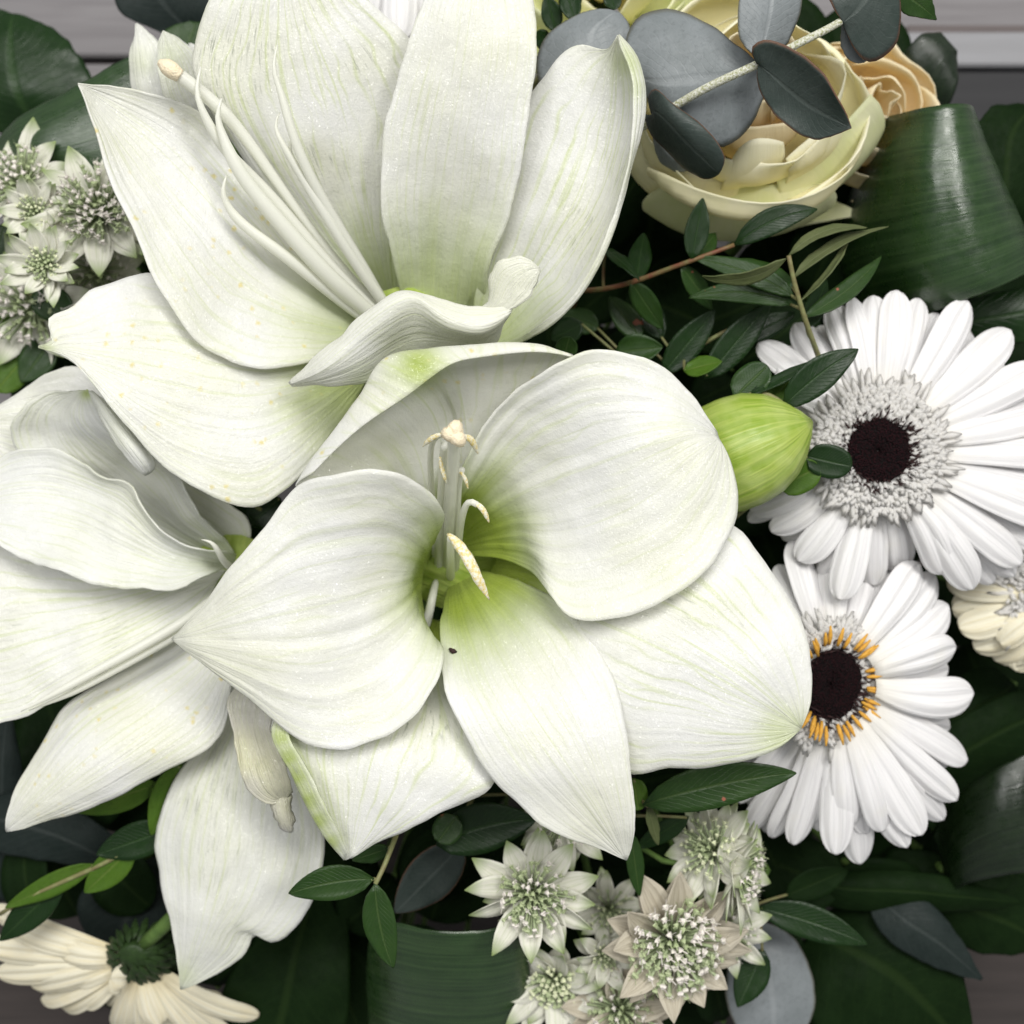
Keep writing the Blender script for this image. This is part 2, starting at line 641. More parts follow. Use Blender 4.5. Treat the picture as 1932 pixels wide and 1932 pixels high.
def rose_mat(name, a, b, g):
    k = NT(name)
    uv, ob = k.coords()
    at = k.attr('green')
    c = k.mix(k.ramp(at, [(.45, 0), (1, 1)]), a, b)
    c = k.mix(k.ramp(k.noise(ob, 70, 3), [(.42, 0), (.7, .6)]), c, g)
    st = k.noise(k.mapped(uv, (30, 1.4, 1)), 1, 3, .6)
    c = k.mix(k.ramp(st, [(.5, 0), (.75, .3)]), c, g)
    k.link(c, k.b.inputs['Base Color'])
    k.b.inputs['Roughness'].default_value = .5
    k.b.inputs['Specular IOR Level'].default_value = .25
    k.link(k.bump(st, .4, .0005), k.b.inputs['Normal'])
    k.translucent(c, None, .28)


rose_mat('rose_outer', (.84, .86, .50), (.90, .90, .64), (.76, .81, .40))
rose_mat('rose_cream', (.93, .87, .54), (.94, .91, .72), (.90, .87, .56))
rose_mat('rose_peach', (.94, .76, .42), (.95, .87, .64), (.94, .82, .54))

k = NT('astrantia_bract')
uv, ob = k.coords()
sx = k.node('ShaderNodeSeparateXYZ')
k.link(uv, sx.inputs[0])
st = k.noise(k.mapped(uv, (14, .7, 1)), 1, 3, .6)
c = k.mix(k.ramp(st, [(.48, 0), (.68, 1)]), (.82, .81, .72), (.60, .64, .46))
c = k.mix(k.ramp(sx.outputs[1], [(.70, 0), (.97, .9)]), c, (.26, .36, .10))
k.link(c, k.b.inputs['Base Color'])
k.b.inputs['Roughness'].default_value = .6
k.link(k.bump(st, .5, .0005), k.b.inputs['Normal'])
k.translucent(c, None, .25)
k = NT('astrantia_bract_brown')
uv, ob = k.coords()
st = k.noise(k.mapped(uv, (16, .7, 1)), 1, 3, .6)
c = k.mix(k.ramp(st, [(.42, 0), (.68, 1)]), (.62, .57, .46), (.38, .33, .24))
k.link(c, k.b.inputs['Base Color'])
k.b.inputs['Roughness'].default_value = .65
k.link(k.bump(st, .6, .0006), k.b.inputs['Normal'])
k.translucent(c, None, .2)


def wood(name, a, b):
    k = NT(name)
    uv, ob = k.coords()
    g = k.noise(k.mapped(ob, (9, 170, 170)), 1, 5, .65, .4)
    c = k.mix(k.ramp(g, [(.32, 0), (.68, 1)]), a, b)
    k.link(c, k.b.inputs['Base Color'])
    k.b.inputs['Roughness'].default_value = .7
    k.link(k.bump(g, .5, .0006), k.b.inputs['Normal'])


wood('wood_grey', (.145, .135, .14), (.21, .20, .205))
wood('wood_brown', (.026, .020, .018), (.045, .035, .032))
wood('wood_white', (.27, .27, .285), (.23, .23, .24))
wood('wood_mauve', (.07, .056, .054), (.135, .112, .11))
wood('strip_dark', (.010, .010, .012), (.016, .016, .018))

# ------------------------------------------------------------------ table
ZT = -22


def box(name, x0, x1, y0, y1, z0, z1, mat, parent=None, kind=None):
    b = .0012
    V, F = [], []
    for z, s in ((z0, 0), (z1 - b, 0), (z1, b)):
        V += [(x0 + s, y0 + s, z), (x1 - s, y0 + s, z), (x1 - s, y1 - s, z), (x0 + s, y1 - s, z)]
    for l in (0, 4):
        for j in range(4):
            F.append((l + j, l + (j + 1) % 4, l + 4 + (j + 1) % 4, l + 4 + j))
    F += [(3, 2, 1, 0), (8, 9, 10, 11)]
    return mesh(name, V, F, mat, parent, smooth=False, kind=kind)


table = box('table', -.60, .60, -.50, .215, -.03, -.004, 'wood_brown', kind='structure')
ypl = -.5
i = 0
for wd, mt in ((.12, 'wood_brown'), (.12, 'wood_brown'), (.118, 'wood_brown'), (.12, 'wood_brown')):
    box('plank', -.6, .6, ypl + .001, ypl + wd - .001, -.0045, 0, mt, table)
    ypl += wd
y_strip0, y_strip1 = P(0, 196, ZT)[1], P(0, 127, ZT)[1]
y_w1 = P(0, 58, ZT)[1]
xr = P(1700, 0, ZT)[0]
box('plank', -.6, xr, ypl + .001, .18, -.0045, 0, 'wood_grey', table)
box('plank', -.6, xr, .182, .213, -.0045, 0, 'wood_grey', table)
tag = box('dark_strip', xr + .002, .6, ypl + .001, y_strip1 - .001, -.0045, -.001, 'strip_dark', table)  # plain dark strip filling the gap between planks and batten
box('batten', xr + .002, .6, y_strip1, y_w1 - .001, -.0045, .002, 'wood_white', table)
box('plank', xr + .002, .6, y_w1 + .001, .213, -.0045, .001, 'wood_mauve', table)
table2 = box('table_back_board', -.6, .6, .2165, .45, -.03, 0, 'wood_grey', kind='structure')

BIND = np.array([0.0, 0.0, 0.0015])


def stem_to_base(parent, p, r=.0022, mat='stem_green', d=None, spread=.03):
    p = np.asarray(p, float)
    end = BIND + np.array([p[0], p[1], 0]) * .22
    d = np.array(d if d is not None else (0, 0, -1.0))
    d = d / np.linalg.norm(d)
    q = p + d * min(.035, p[2] * .25)
    mid = q * .45 + end * .55
    mid[2] = (q[2] + end[2]) * .5
    mid[:2] = q[:2] * .45 + end[:2] * .55
    V, F, uv, g = tube([p, q, mid, end], r, 18, 8)
    return mesh('stem', V, F, mat, parent, uv)


# ------------------------------------------------------------------ amaryllis


def petal(flower, curves, mat='amaryllis_petal', extra=(), label=None, name='petal', **kw):
    a = loft(curves, **kw)
    if extra:
        a = merge([a] + [loft(c, n=24, m=17, gb=(-1, -.5), seed=3) for c in extra])
    V, F, uv, g = a
    return mesh(name, V, F, mat, flower, uv, g, solid=.00055, label=label)


def stamen(flower, pts, r, anther=None, ar=.0011):
    prof = [r * 1.15, r, r * .8] if anther else [r * 1.0, r * 1.15, r * 1.1, r * 1.0, r * .85, r * .12]
    V, F, uv, g = tube([P(*p) for p in pts], prof, 34, 10)
    o = mesh('stamen', V, F, 'filament', flower, uv)
    if anther:
        V, F, uv, g = tube([P(*p) for p in anther], [ar * .45, ar, ar * 1.05, ar * .8, ar * .15], 20, 8, flat=.75)
        rs = np.random.RandomState(len(ORG))
        V = V + rs.normal(0, ar * .05, V.shape)
        mesh('anther', V, F, 'anther', o, uv)
    return o


# --- the wide open flower in the middle
A = thing('amaryllis', 'wide open white amaryllis with green throat, seen straight into the trumpet', 'amaryllis', P(845, 1080, -9), 'white amaryllis blooms')
petal(A, [
    [(812, 1060, -7), (824, 1010, -4), (838, 970, -1.5), (800, 920, -.2), (745, 887, .4), (690, 883, .5), (625, 895, .35), (560, 918, -.1), (505, 990, -.4), (430, 1080, -.8), (372, 1160, -1.2), (325, 1205, -1.5)],
    [(800, 1085, -7), (785, 1092, -4.2), (745, 1112, -2.0), (650, 1145, -.9), (500, 1175, -.45), (400, 1192, -.8), (325, 1206, -1.5)],
    [(795, 1120, -7), (800, 1160, -5), (818, 1200, -3), (835, 1250, -1.6), (815, 1312, -1.1), (770, 1362, -.9), (700, 1400, -.8), (620, 1412, -.8), (560, 1393, -.8), (480, 1330, -.9), (420, 1280, -1), (360, 1232, -1.3), (325, 1207, -1.5)]],
    'amaryllis_petal', seed=1, gb=(.2, .5), stri=.0005, n=70, m=61, wob=.0014)
petal(A, [
    [(800, 1060, -7), (740, 1000, -3.8), (650, 940, -1.9), (558, 918, -1.0), (590, 893, -.5)],
    [(805, 1050, -7), (760, 960, -3.8), (685, 880, -2.2), (600, 850, -.9), (640, 842, -.2)],
    [(815, 1045, -7), (795, 930, -3.8), (745, 820, -2.2), (662, 768, -.7), (700, 792, .1)],
    [(825, 1040, -7), (825, 900, -3.8), (795, 780, -2.2), (705, 708, -.5), (770, 745, .3)],
    [(832, 1040, -7), (850, 890, -3.8), (838, 760, -2.2), (765, 668, -.4), (842, 692, .3)],
    [(840, 1040, -7), (885, 900, -3.8), (890, 770, -2.2), (890, 652, -.6), (905, 674, -.1)],
    [(850, 1045, -7), (915, 900, -4.3), (965, 780, -2.6), (1000, 650, -.8), (1005, 664, -.5)],
    [(855, 1045, -7), (930, 910, -4.6), (1005, 790, -2.9), (1080, 670, -.9), (1083, 674, -.8)]],
    'amaryllis_petal_pollen', seed=2, gb=(.15, .45), n=60, m=49, spots=[(790, 690, 52, .95), (745, 705, 30, .4), (835, 690, 25, .4)])
petal(A, [
    [(845, 1010, -7), (855, 930, -3.7), (869, 887, -2.4), (900, 823, -1.6), (943, 767, -1.1), (1013, 707, -.5), (1080, 673, -.3), (1120, 659, -.4), (1170, 662, -.5), (1240, 690, -.8), (1300, 740, -1.1), (1352, 815, -1.4)],
    [(852, 1030, -7), (905, 985, -4.6), (1000, 935, -2.5), (1110, 895, -1.25), (1220, 850, -.65), (1310, 822, -.8), (1355, 825, -1.3)],
    [(860, 1050, -7), (920, 1050, -5), (985, 1068, -3.5), (1030, 1100, -2.0), (1050, 1140, -1.25), (1085, 1168, -.95), (1150, 1170, -.75), (1220, 1150, -.6), (1290, 1110, -.6), (1340, 1068, -.75), (1375, 1010, -1.0), (1390, 950, -1.2), (1382, 880, -1.3), (1357, 830, -1.3)]],
    'amaryllis_petal', seed=3, gb=(.26, .52), stri=.00055, n=70, m=61, wob=.0014)
petal(A, [
    [(910, 1055, -7), (1050, 1050, -4.4), (1200, 1020, -2.7), (1330, 985, -1.9), (1390, 995, -1.7), (1440, 1050, -1.5), (1480, 1115, -1.5), (1515, 1185, -1.3), (1532, 1260, -1.2), (1531, 1320, -1.2), (1512, 1372, -1.4)],
    [(905, 1070, -7), (1000, 1120, -4.0), (1120, 1180, -1.75), (1250, 1240, -1.05), (1400, 1310, -.9), (1511, 1374, -1.4)],
    [(900, 1080, -7), (980, 1150, -4.2), (1050, 1250, -2.4), (1110, 1370, -1.7), (1175, 1458, -1.5), (1260, 1450, -1.4), (1330, 1448, -1.4), (1400, 1435, -1.3), (1470, 1410, -1.3), (1510, 1376, -1.4)]],
    'amaryllis_petal_bruised', seed=4, gb=(.2, .5), spots=[(1470, 1385, 55, .42), (1500, 1365, 26, .3)])
petal(A, [
    [(850, 1090, -7), (840, 1140, -5), (830, 1200, -3), (833, 1260, -1.8), (848, 1325, -1.2), (885, 1400, -1), (930, 1468, -1), (1000, 1538, -1.1), (1080, 1585, -1.3), (1140, 1607, -1.6), (1180, 1622, -1.8)],
    [(865, 1085, -7), (890, 1130, -4.5), (930, 1200, -2.6), (980, 1290, -1.4), (1050, 1400, -.75), (1115, 1500, -.9), (1181, 1622, -1.8)],
    [(890, 1075, -7), (960, 1090, -4.5), (1030, 1118, -3), (1090, 1170, -2), (1145, 1250, -1.3), (1172, 1330, -1), (1188, 1430, -.9), (1197, 1520, -1.1), (1195, 1585, -1.5), (1183, 1622, -1.8)]],
    'amaryllis_petal', seed=5, gb=(.22, .55))
petal(A, [
    [(800, 1150, -7), (650, 1290, -2.6), (545, 1375, -1.05), (578, 1455, -.75), (618, 1530, -.85), (656, 1610, -1.5)],
    [(800, 1150, -7), (630, 1300, -2.8), (521, 1376, -1.35), (552, 1462, -1.2), (598, 1552, -1.3), (650, 1622, -1.8)],
    [(810, 1160, -7), (700, 1320, -2.9), (628, 1400, -1.7), (625, 1480, -1.5), (640, 1560, -1.7), (658, 1620, -1.8)],
    [(820, 1170, -7), (780, 1330, -2.6), (745, 1420, -1.4), (715, 1500, -1.35), (690, 1570, -1.6), (661, 1619, -1.8)],
    [(835, 1170, -7), (870, 1330, -2.6), (935, 1470, -1.5), (830, 1535, -1.5), (730, 1583, -1.7), (662, 1619, -1.8)]],
    'amaryllis_petal_bruised', seed=6, gb=(.2, .45), spots=[(530, 1392, 30, .8), (545, 1430, 30, .85), (560, 1468, 30, .85), (580, 1510, 30, .85), (600, 1548, 28, .85), (625, 1588, 24, .8)])
# pistil and stamens
V, F, uv, g = tube([P(842, 1075, -6.8), P(848, 990, -3.6), P(854, 890, -1.2), P(857, 822, .6)], [.0017, .0016, .0019], 28, 10)
pist = mesh('pistil', V, F, 'filament', A, uv)
for k_, (tu, tv) in enumerate(((872, 838), (838, 818), (862, 798))):
    V, F, uv, g = tube([P(857, 820, .5), P((857 + tu) / 2, (818 + tv) / 2, .85), P(tu, tv, .55)], [.0022, .0024, .0009], 12, 8)
    mesh('stigma', V, F, 'stigma', pist, uv)
stamen(A, [(828, 1075, -6.6), (832, 960, -3.4), (836, 870, -1.4), (838, 838, -.6)], .0014, [(868, 822, .2), (884, 826, .2), (894, 838, 0), (902, 856, -.3)], .0010)
stamen(A, [(822, 1060, -6.6), (815, 940, -3.4), (812, 870, -1.6), (820, 828, -.5), (836, 820, -.2)], .0010, [(838, 819, -.1), (820, 824, -.2), (806, 834, -.4), (798, 842, -.6)], .0008)
stamen(A, [(845, 1065, -6.4), (842, 960, -3.2), (846, 900, -1.8)], .0010, [(830, 862, -.9), (833, 880, -1), (838, 898, -1.1), (842, 912, -1.3)], .0007)
stamen(A, [(858, 1075, -6.4), (866, 1015, -3.9), (874, 968, -2.2), (887, 947, -1.6), (900, 952, -1.5)], .0012, [(892, 947, -1.5), (905, 955, -1.5), (915, 968, -1.6), (923, 986, -1.8)], .0009)
stamen(A, [(850, 1090, -6.4), (850, 1050, -3.6), (850, 1015, -1.6)], .0013, [(846, 1008, -1.4), (866, 1028, -1.1), (886, 1060, -1.0), (904, 1095, -1.1), (923, 1131, -1.4)], .0017)
stamen(A, [(805, 1180, -5.6), (815, 1130, -5.4), (824, 1090, -6.4)], .0013, None)
V, F, uv, g = tube([P(860, 1080, -6.6), P(864, 960, -3), P(868, 900, -1.6), P(872, 885, -1.3)], .0009, 20, 8)
stam6 = mesh('stamen', V, F, 'filament', A, uv)
V, F, uv, g = tube([P(868, 890, -1.3), P(876, 900, -1.3), P(883, 922, -1.5)], [.0004, .0007, .0002], 12, 6)
mesh('anther', V, F, 'anther', stam6, uv)
# trumpet tube and stem
V, F, uv, g = tube([P(850, 1065, -6.2), P(852, 1065, -8), P(856, 1060, -10.5)], [.0150, .0105, .0075], 16, 18)
mesh('trumpet_tube', V, F, 'bud_green', A, uv)
stem_to_base(A, P(856, 1060, -10.3), .0055, 'stem_green')
# papery bract under it
br = loft([
    [(470, 1290, -4), (432, 1310, -3.2), (436, 1380, -2.9), (452, 1450, -2.8), (478, 1500, -2.8), (515, 1514, -2.9), (535, 1512, -3)],
    [(490, 1300, -3.6), (470, 1330, -3.0), (480, 1400, -3.1), (498, 1460, -2.7), (515, 1495, -2.8), (537, 1510, -3)],
    [(520, 1330, -3.6), (512, 1370, -2.7), (518, 1400, -2.6), (535, 1440, -2.5), (552, 1480, -2.7), (540, 1509, -3)]], n=30, m=21, wob=.0012, edge=.0012, gb=(-1, -.5), seed=21)
br2 = loft([
    [(512, 1500, -3.1), (518, 1530, -3.1), (530, 1556, -3.2), (547, 1570, -3.3)],
    [(530, 1495, -3), (533, 1525, -2.9), (540, 1550, -3), (549, 1570, -3.3)],
    [(548, 1490, -3.1), (549, 1520, -3.1), (551, 1550, -3.2), (551, 1569, -3.3)]], n=14, m=9, gb=(-1, -.5), seed=22)
V, F, uv, g = merge([br, br2])
mesh('bract', V, F, 'withered_petal', A, uv, g, solid=.0004, label='withered papery bract, crumpled and beige')

# --- the upper flower
B = thing('amaryllis', 'white amaryllis with long pale stamens fanning over a pollen-dusted pointed petal', 'amaryllis', P(760, 640, -10), 'white amaryllis blooms')
petal(B, [
    [(735, 600, -7), (640, 535, -5.4), (540, 430, -4.2), (450, 310, -3.4), (390, 225, -2.8), (325, 187, -2.2), (255, 172, -1.8), (200, 163, -1.5), (147, 157, -1.2)],
    [(725, 612, -7), (620, 580, -5.2), (500, 505, -4.0), (400, 400, -3.2), (310, 300, -2.6), (225, 220, -1.9), (147, 158, -1.2)],
    [(720, 640, -7), (640, 670, -5), (545, 692, -3.4), (470, 690, -2.7), (400, 665, -2.3), (345, 615, -2.0), (300, 545, -1.8), (268, 480, -1.7), (240, 410, -1.6), (205, 330, -1.5), (183, 245, -1.3), (148, 160, -1.2)]],
    'amaryllis_petal_pollen', seed=11, gb=(.1, .42), gamt=.55)
petal(B, [
    [(725, 590, -7.5), (600, 480, -5.6), (480, 330, -4.2), (400, 210, -3.2), (363, 130, -2.5), (374, 50, -2.1), (400, -10, -1.8), (450, -70, -1.6), (530, -110, -1.5)],
    [(735, 585, -7.5), (655, 440, -5.3), (590, 290, -3.6), (545, 150, -2.5), (530, 30, -1.9), (531, -110, -1.5)],
    [(750, 580, -7.5), (760, 420, -5.6), (790, 260, -4.3), (805, 150, -3.4), (772, 72, -2.7), (700, 5, -2.2), (640, -50, -1.9), (532, -110, -1.5)]],
    'amaryllis_petal_bruised', seed=12, gb=(.12, .4), gamt=.5)
petal(B, [
    [(765, 585, -6.5), (745, 510, -5), (723, 420, -3.8), (718, 330, -3), (735, 200, -2.2), (765, 100, -1.8), (790, 20, -1.5), (830, -60, -1.3), (900, -120, -1.2)],
    [(820, 600, -6.5), (828, 470, -4.9), (842, 340, -3.3), (868, 200, -2.1), (888, 60, -1.4), (901, -120, -1.2)],
    [(905, 590, -6.5), (915, 560, -5.5), (928, 500, -4.4), (960, 400, -3.2), (986, 290, -2.4), (1000, 200, -2), (1010, 120, -1.7), (1010, 30, -1.5), (985, -50, -1.4), (902, -120, -1.2)]],
    'amaryllis_petal', seed=13, gb=(.1, .45), gamt=.6, stri=.0003)
petal(B, [
    [(890, 620, -6.3), (900, 540, -5.2), (930, 430, -4.4), (960, 320, -3.8), (990, 200, -3.2), (1032, 138, -2.7), (1068, 97, -2.4), (1105, 85, -2.1), (1142, 92, -1.8), (1165, 66, -1.4)],
    [(910, 630, -6.3), (970, 540, -4.8), (1040, 420, -3.5), (1090, 300, -2.8), (1125, 190, -2.4), (1150, 115, -1.9), (1166, 66, -1.4)],
    [(915, 645, -6.2), (970, 600, -4.9), (1060, 500, -3.6), (1125, 400, -2.9), (1168, 280, -2.4), (1180, 190, -2.1), (1172, 120, -1.8), (1167, 66, -1.4)],
    [(920, 655, -6), (965, 652, -4.6), (1025, 620, -3.4), (1080, 570, -2.7), (1120, 512, -2.2), (1152, 440, -1.9), (1178, 370, -1.7), (1198, 290, -1.5), (1216, 200, -1.3), (1210, 145, -1.2), (1188, 92, -1.2), (1168, 66, -1.3)],
    [(922, 650, -5.8), (967, 640, -4.3), (1025, 608, -3.1), (1078, 560, -2.4), (1116, 505, -1.9), (1146, 438, -1.6), (1169, 370, -1.3), (1187, 290, -1.0), (1194, 200, -.8), (1186, 145, -.8), (1172, 100, -.9), (1166, 67, -1.2)]],
    'amaryllis_petal_bruised', seed=14, gb=(.1, .38), gamt=.6, spots=[(1185, 120, 38, .45), (1200, 165, 25, .3)])
petal(B, [
    [(690, 670, -6.5), (600, 650, -5.3), (480, 640, -3.9), (380, 580, -3.1), (290, 515, -2.7), (215, 530, -2.9), (170, 548, -2.7), (128, 582, -2.5), (92, 606, -2.4), (97, 640, -2.4), (72, 652, -2.3)],
    [(690, 690, -6.5), (590, 725, -4.4), (480, 755, -3.1), (370, 745, -2.5), (250, 712, -2.3), (150, 675, -2.4), (72, 653, -2.3)],
    [(690, 720, -6.5), (650, 790, -5), (600, 860, -4), (535, 928, -3.3), (478, 957, -3), (425, 948, -2.7), (360, 915, -2.5), (300, 870, -2.4), (248, 818, -2.3), (198, 753, -2.2), (150, 700, -2.2), (110, 668, -2.2), (72, 655, -2.3)]],
    'amaryllis_petal_pollen', seed=15, gb=(.12, .42), gamt=.75, edge=.0012, spots=[(85, 660, 22, .5)])
petal(B, [
    [(545, 722, -2.3), (600, 665, -1.7), (660, 618, -1.4), (720, 568, -1.1), (775, 554, -1.1), (850, 571, -1.2), (920, 578, -1.4), (968, 580, -1.5)],
    [(547, 724, -2.25), (610, 690, -1.4), (680, 630, -1.05), (745, 582, -.75), (786, 570, -.75), (830, 598, -.75), (905, 620, -1.0), (962, 592, -1.4)],
    [(549, 726, -2.3), (615, 712, -1.7), (685, 680, -1.6), (750, 640, -1.7), (800, 630, -1.7), (850, 640, -1.7), (910, 640, -1.8), (950, 610, -1.8)],
    [(551, 728, -2.4), (620, 728, -2.1), (690, 720, -2.3), (760, 695, -2.8), (830, 690, -3), (890, 675, -3), (930, 650, -2.8), (945, 625, -2.4)]],
    'amaryllis_petal', seed=16, gb=(-1, -.5), spots=[(690, 725, 40, .3), (760, 665, 50, .12)], wob=.0009, extra=[[
        [(860, 600, -2.2), (918, 572, -1.8), (920, 532, -1.5), (938, 497, -1.2), (980, 485, -1.0), (1018, 506, -1.0)],
        [(890, 605, -2.0), (940, 575, -1.5), (960, 540, -1.2), (985, 515, -1.0), (1005, 507, -.95), (1019, 508, -1.0)],
        [(910, 615, -1.8), (965, 584, -1.4), (1000, 560, -1.2), (1010, 540, -1.1), (1017, 522, -1.0), (1019, 510, -1.0)]]])
# style with club end, stamens with hooked tips
V, F, uv, g = tube([P(730, 600, -6), P(640, 500, -4.6), P(520, 340, -3.0), P(420, 210, -1.9), P(345, 148, -1.3), P(322, 132, -1.15)], [.0019, .0017, .0015, .0016, .0019, .0021], 36, 10)
pist = mesh('pistil', V, F, 'filament', B, uv)
V, F, uv, g = tube([P(340, 144, -1.2), P(322, 131, -1.1), P(308, 122, -1.1), P(300, 118, -1.1)], [.0019, .0025, .0024, .0010], 14, 10)
mesh('stigma', V, F, 'stigma', pist, uv)
stamen(B, [(720, 600, -5.8), (620, 500, -4.2), (500, 360, -2.8), (420, 275, -1.9), (385, 215, -1.4), (372, 175, -1.2), (379, 126, -1.1)], .0019)
stamen(B, [(715, 605, -5.7), (620, 520, -4.0), (520, 410, -2.7), (450, 320, -1.9), (418, 250, -1.5), (411, 218, -1.35), (418, 186, -1.25)], .0024)
stamen(B, [(700, 610, -5.7), (610, 540, -4.3), (520, 470, -3.3), (455, 420, -2.8), (428, 385, -2.5), (421, 360, -2.3), (428, 330, -2.2)], .0018)
stamen(B, [(735, 590, -5.8), (670, 480, -4.2), (600, 360, -2.8), (555, 260, -1.9), (528, 170, -1.4), (517, 130, -1.2), (523, 85, -1.1)], .0016)
stamen(B, [(738, 592, -5.8), (680, 510, -4.4), (610, 400, -3.1), (555, 310, -2.4), (527, 260, -2.0), (520, 235, -1.9), (528, 212, -1.8)], .0015)
stamen(B, [(742, 594, -5.8), (690, 520, -4.6), (630, 430, -3.5), (578, 350, -2.8), (552, 300, -2.4), (547, 275, -2.3), (554, 250, -2.2)], .0014)
V, F, uv, g = tube([P(760, 630, -5.8), P(770, 640, -8), P(790, 660, -11)], [.0155, .0105, .0075], 16, 18)
mesh('trumpet_tube', V, F, 'bud_green', B, uv)
stem_to_base(B, P(790, 660, -10.8), .0055, 'stem_green')

# --- the left flower, cut by the frame
Cc = thing('amaryllis', 'greyish white amaryllis with creased petals, its throat hidden behind the wide open one', 'amaryllis', P(440, 1120, -11), 'white amaryllis blooms')
petal(Cc, [
    [(472, 1030, -7.5), (465, 975, -6.8), (375, 918, -6.6), (260, 800, -6.4), (150, 697, -6.1), (80, 712, -6), (10, 745, -6), (-60, 800, -6)],
    [(435, 1060, -7.5), (300, 970, -6.8), (180, 860, -6.3), (90, 800, -6), (10, 790, -5.8), (-60, 805, -6)],
    [(430, 1080, -7.5), (260, 1000, -6.9), (150, 930, -6.5), (60, 890, -6.3), (0, 868, -6.1), (-60, 812, -6)]],
    'amaryllis_petal', seed=31, gb=(-1, -.5), wob=.002, edge=.002)
petal(Cc, [
    [(442, 1041, -6.8), (385, 975, -5.4), (323, 888, -4.5), (262, 822, -3.9), (205, 768, -3.6), (163, 735, -3.7)],
    [(438, 1052, -7), (340, 985, -6.3), (255, 905, -5.8), (180, 840, -5.2), (140, 785, -4.6), (160, 736, -3.9)],
    [(434, 1070, -7.3), (270, 1000, -6.6), (130, 930, -6.1), (60, 880, -5.6), (22, 820, -5.1), (38, 772, -4.6), (80, 746, -4.3), (150, 737, -4.1)]],
    'amaryllis_petal_cool', seed=32, gb=(.05, .3), gamt=.4, spots=[(165, 742, 14, .8)], wob=.0024, edge=.002, extra=[[
        [(168, 738, -3.6), (186, 778, -3.3), (206, 816, -3.1), (238, 862, -3.0), (262, 888, -3.1), (274, 897, -3.3)],
        [(172, 738, -3.5), (200, 775, -3.0), (230, 815, -2.8), (258, 852, -2.8), (276, 878, -3.0), (282, 893, -3.3)],
        [(176, 740, -3.6), (216, 774, -3.4), (250, 812, -3.3), (278, 850, -3.2), (293, 876, -3.2), (288, 888, -3.3)]]])
petal(Cc, [
    [(445, 1045, -6.6), (425, 1040, -5.4), (385, 1034, -4.6), (330, 1022, -4.1), (287, 990, -3.9), (262, 942, -3.9), (236, 906, -4.1), (190, 900, -4.3), (150, 880, -4.5), (108, 851, -4.7), (58, 845, -4.9), (0, 862, -5), (-60, 900, -5)],
    [(440, 1065, -6.8), (380, 1060, -5.2), (310, 1040, -4.5), (230, 990, -4.4), (150, 950, -4.8), (60, 935, -4.9), (-20, 945, -4.9), (-60, 960, -5)],
    [(432, 1070, -6.8), (400, 1082, -5.3), (350, 1105, -4.4), (280, 1113, -4), (200, 1105, -3.9), (130, 1085, -3.9), (60, 1060, -4), (0, 1030, -4.2), (-60, 1000, -4.6)]],
    'amaryllis_petal_cool', seed=33, gb=(.05, .35), gamt=.3, edge=.0020, wob=.0020)
petal(Cc, [
    [(430, 1075, -7), (330, 1080, -6), (200, 1070, -5.6), (80, 1040, -5.6), (-20, 1020, -5.6), (-90, 1100, -5.6)],
    [(420, 1085, -7), (300, 1130, -5.9), (180, 1180, -5.4), (60, 1220, -5.2), (-30, 1240, -5.2), (-90, 1220, -5.5)],
    [(410, 1095, -7), (375, 1160, -5.7), (300, 1213, -5.3), (200, 1268, -5.1), (100, 1323, -5), (50, 1352, -5), (0, 1365, -5), (-60, 1370, -5.2), (-90, 1340, -5.4)]],
    'amaryllis_petal_bruised', seed=34, gb=(-1, -.5), wob=.0022)
petal(Cc, [
    [(430, 1100, -7.4), (380, 1170, -6.6), (250, 1255, -6.1), (130, 1330, -5.7), (82, 1395, -5.3), (42, 1470, -4.9), (15, 1530, -4.8), (11, 1566, -4.9)],
    [(440, 1130, -7.2), (410, 1230, -5.9), (310, 1330, -5), (190, 1420, -4.4), (90, 1500, -4.4), (12, 1567, -4.9)],
    [(450, 1150, -7), (440, 1240, -6), (432, 1330, -5.3), (415, 1390, -5), (330, 1445, -4.8), (240, 1490, -4.7), (150, 1528, -4.7), (70, 1557, -4.8), (13, 1569, -4.9)]],
    'amaryllis_petal_pollen', seed=35, gb=(-1, -.5))
petal(Cc, [
    [(455, 1180, -7.6), (420, 1330, -7), (350, 1440, -6.5), (310, 1525, -6.3), (290, 1585, -6.2), (296, 1645, -6.1), (318, 1720, -6.1), (330, 1790, -6.2), (337, 1830, -6.3), (340, 1866, -6.5)],
    [(470, 1190, -7.4), (470, 1350, -6.4), (455, 1480, -5.8), (440, 1600, -5.6), (400, 1740, -5.8), (341, 1866, -6.5)],
    [(490, 1190, -7.4), (540, 1330, -6.8), (585, 1460, -6.4), (612, 1560, -6.2), (606, 1645, -6.1), (580, 1716, -6.1), (548, 1757, -6.2), (510, 1776, -6.2), (482, 1764, -6.25), (468, 1788, -6.3), (440, 1820, -6.4), (385, 1850, -6.5), (343, 1867, -6.5)]],
    'amaryllis_petal_cool', seed=36, gb=(-1, -.5), wob=.0018, spots=[(345, 1840, 30, .3)])
stamen(Cc, [(420, 1110, -6.6), (365, 1160, -4.9), (220, 1245, -4.2), (110, 1305, -4.0), (40, 1342, -4.0)], .0015)
stamen(Cc, [(424, 1118, -6.6), (372, 1172, -5.1), (240, 1252, -4.5), (130, 1310, -4.3), (55, 1340, -4.2)], .0012)
stamen(Cc, [(450, 1080, -6.5), (420, 1055, -4.6), (405, 1030, -4), (395, 1022, -3.9), (380, 1018, -3.9)], .0011)
V, F, uv, g = tube([P(440, 1090, -7), P(460, 1080, -9), P(500, 1075, -12)], [.0150, .0105, .0075], 16, 18)
mesh('trumpet_tube', V, F, 'bud_green', Cc, uv)
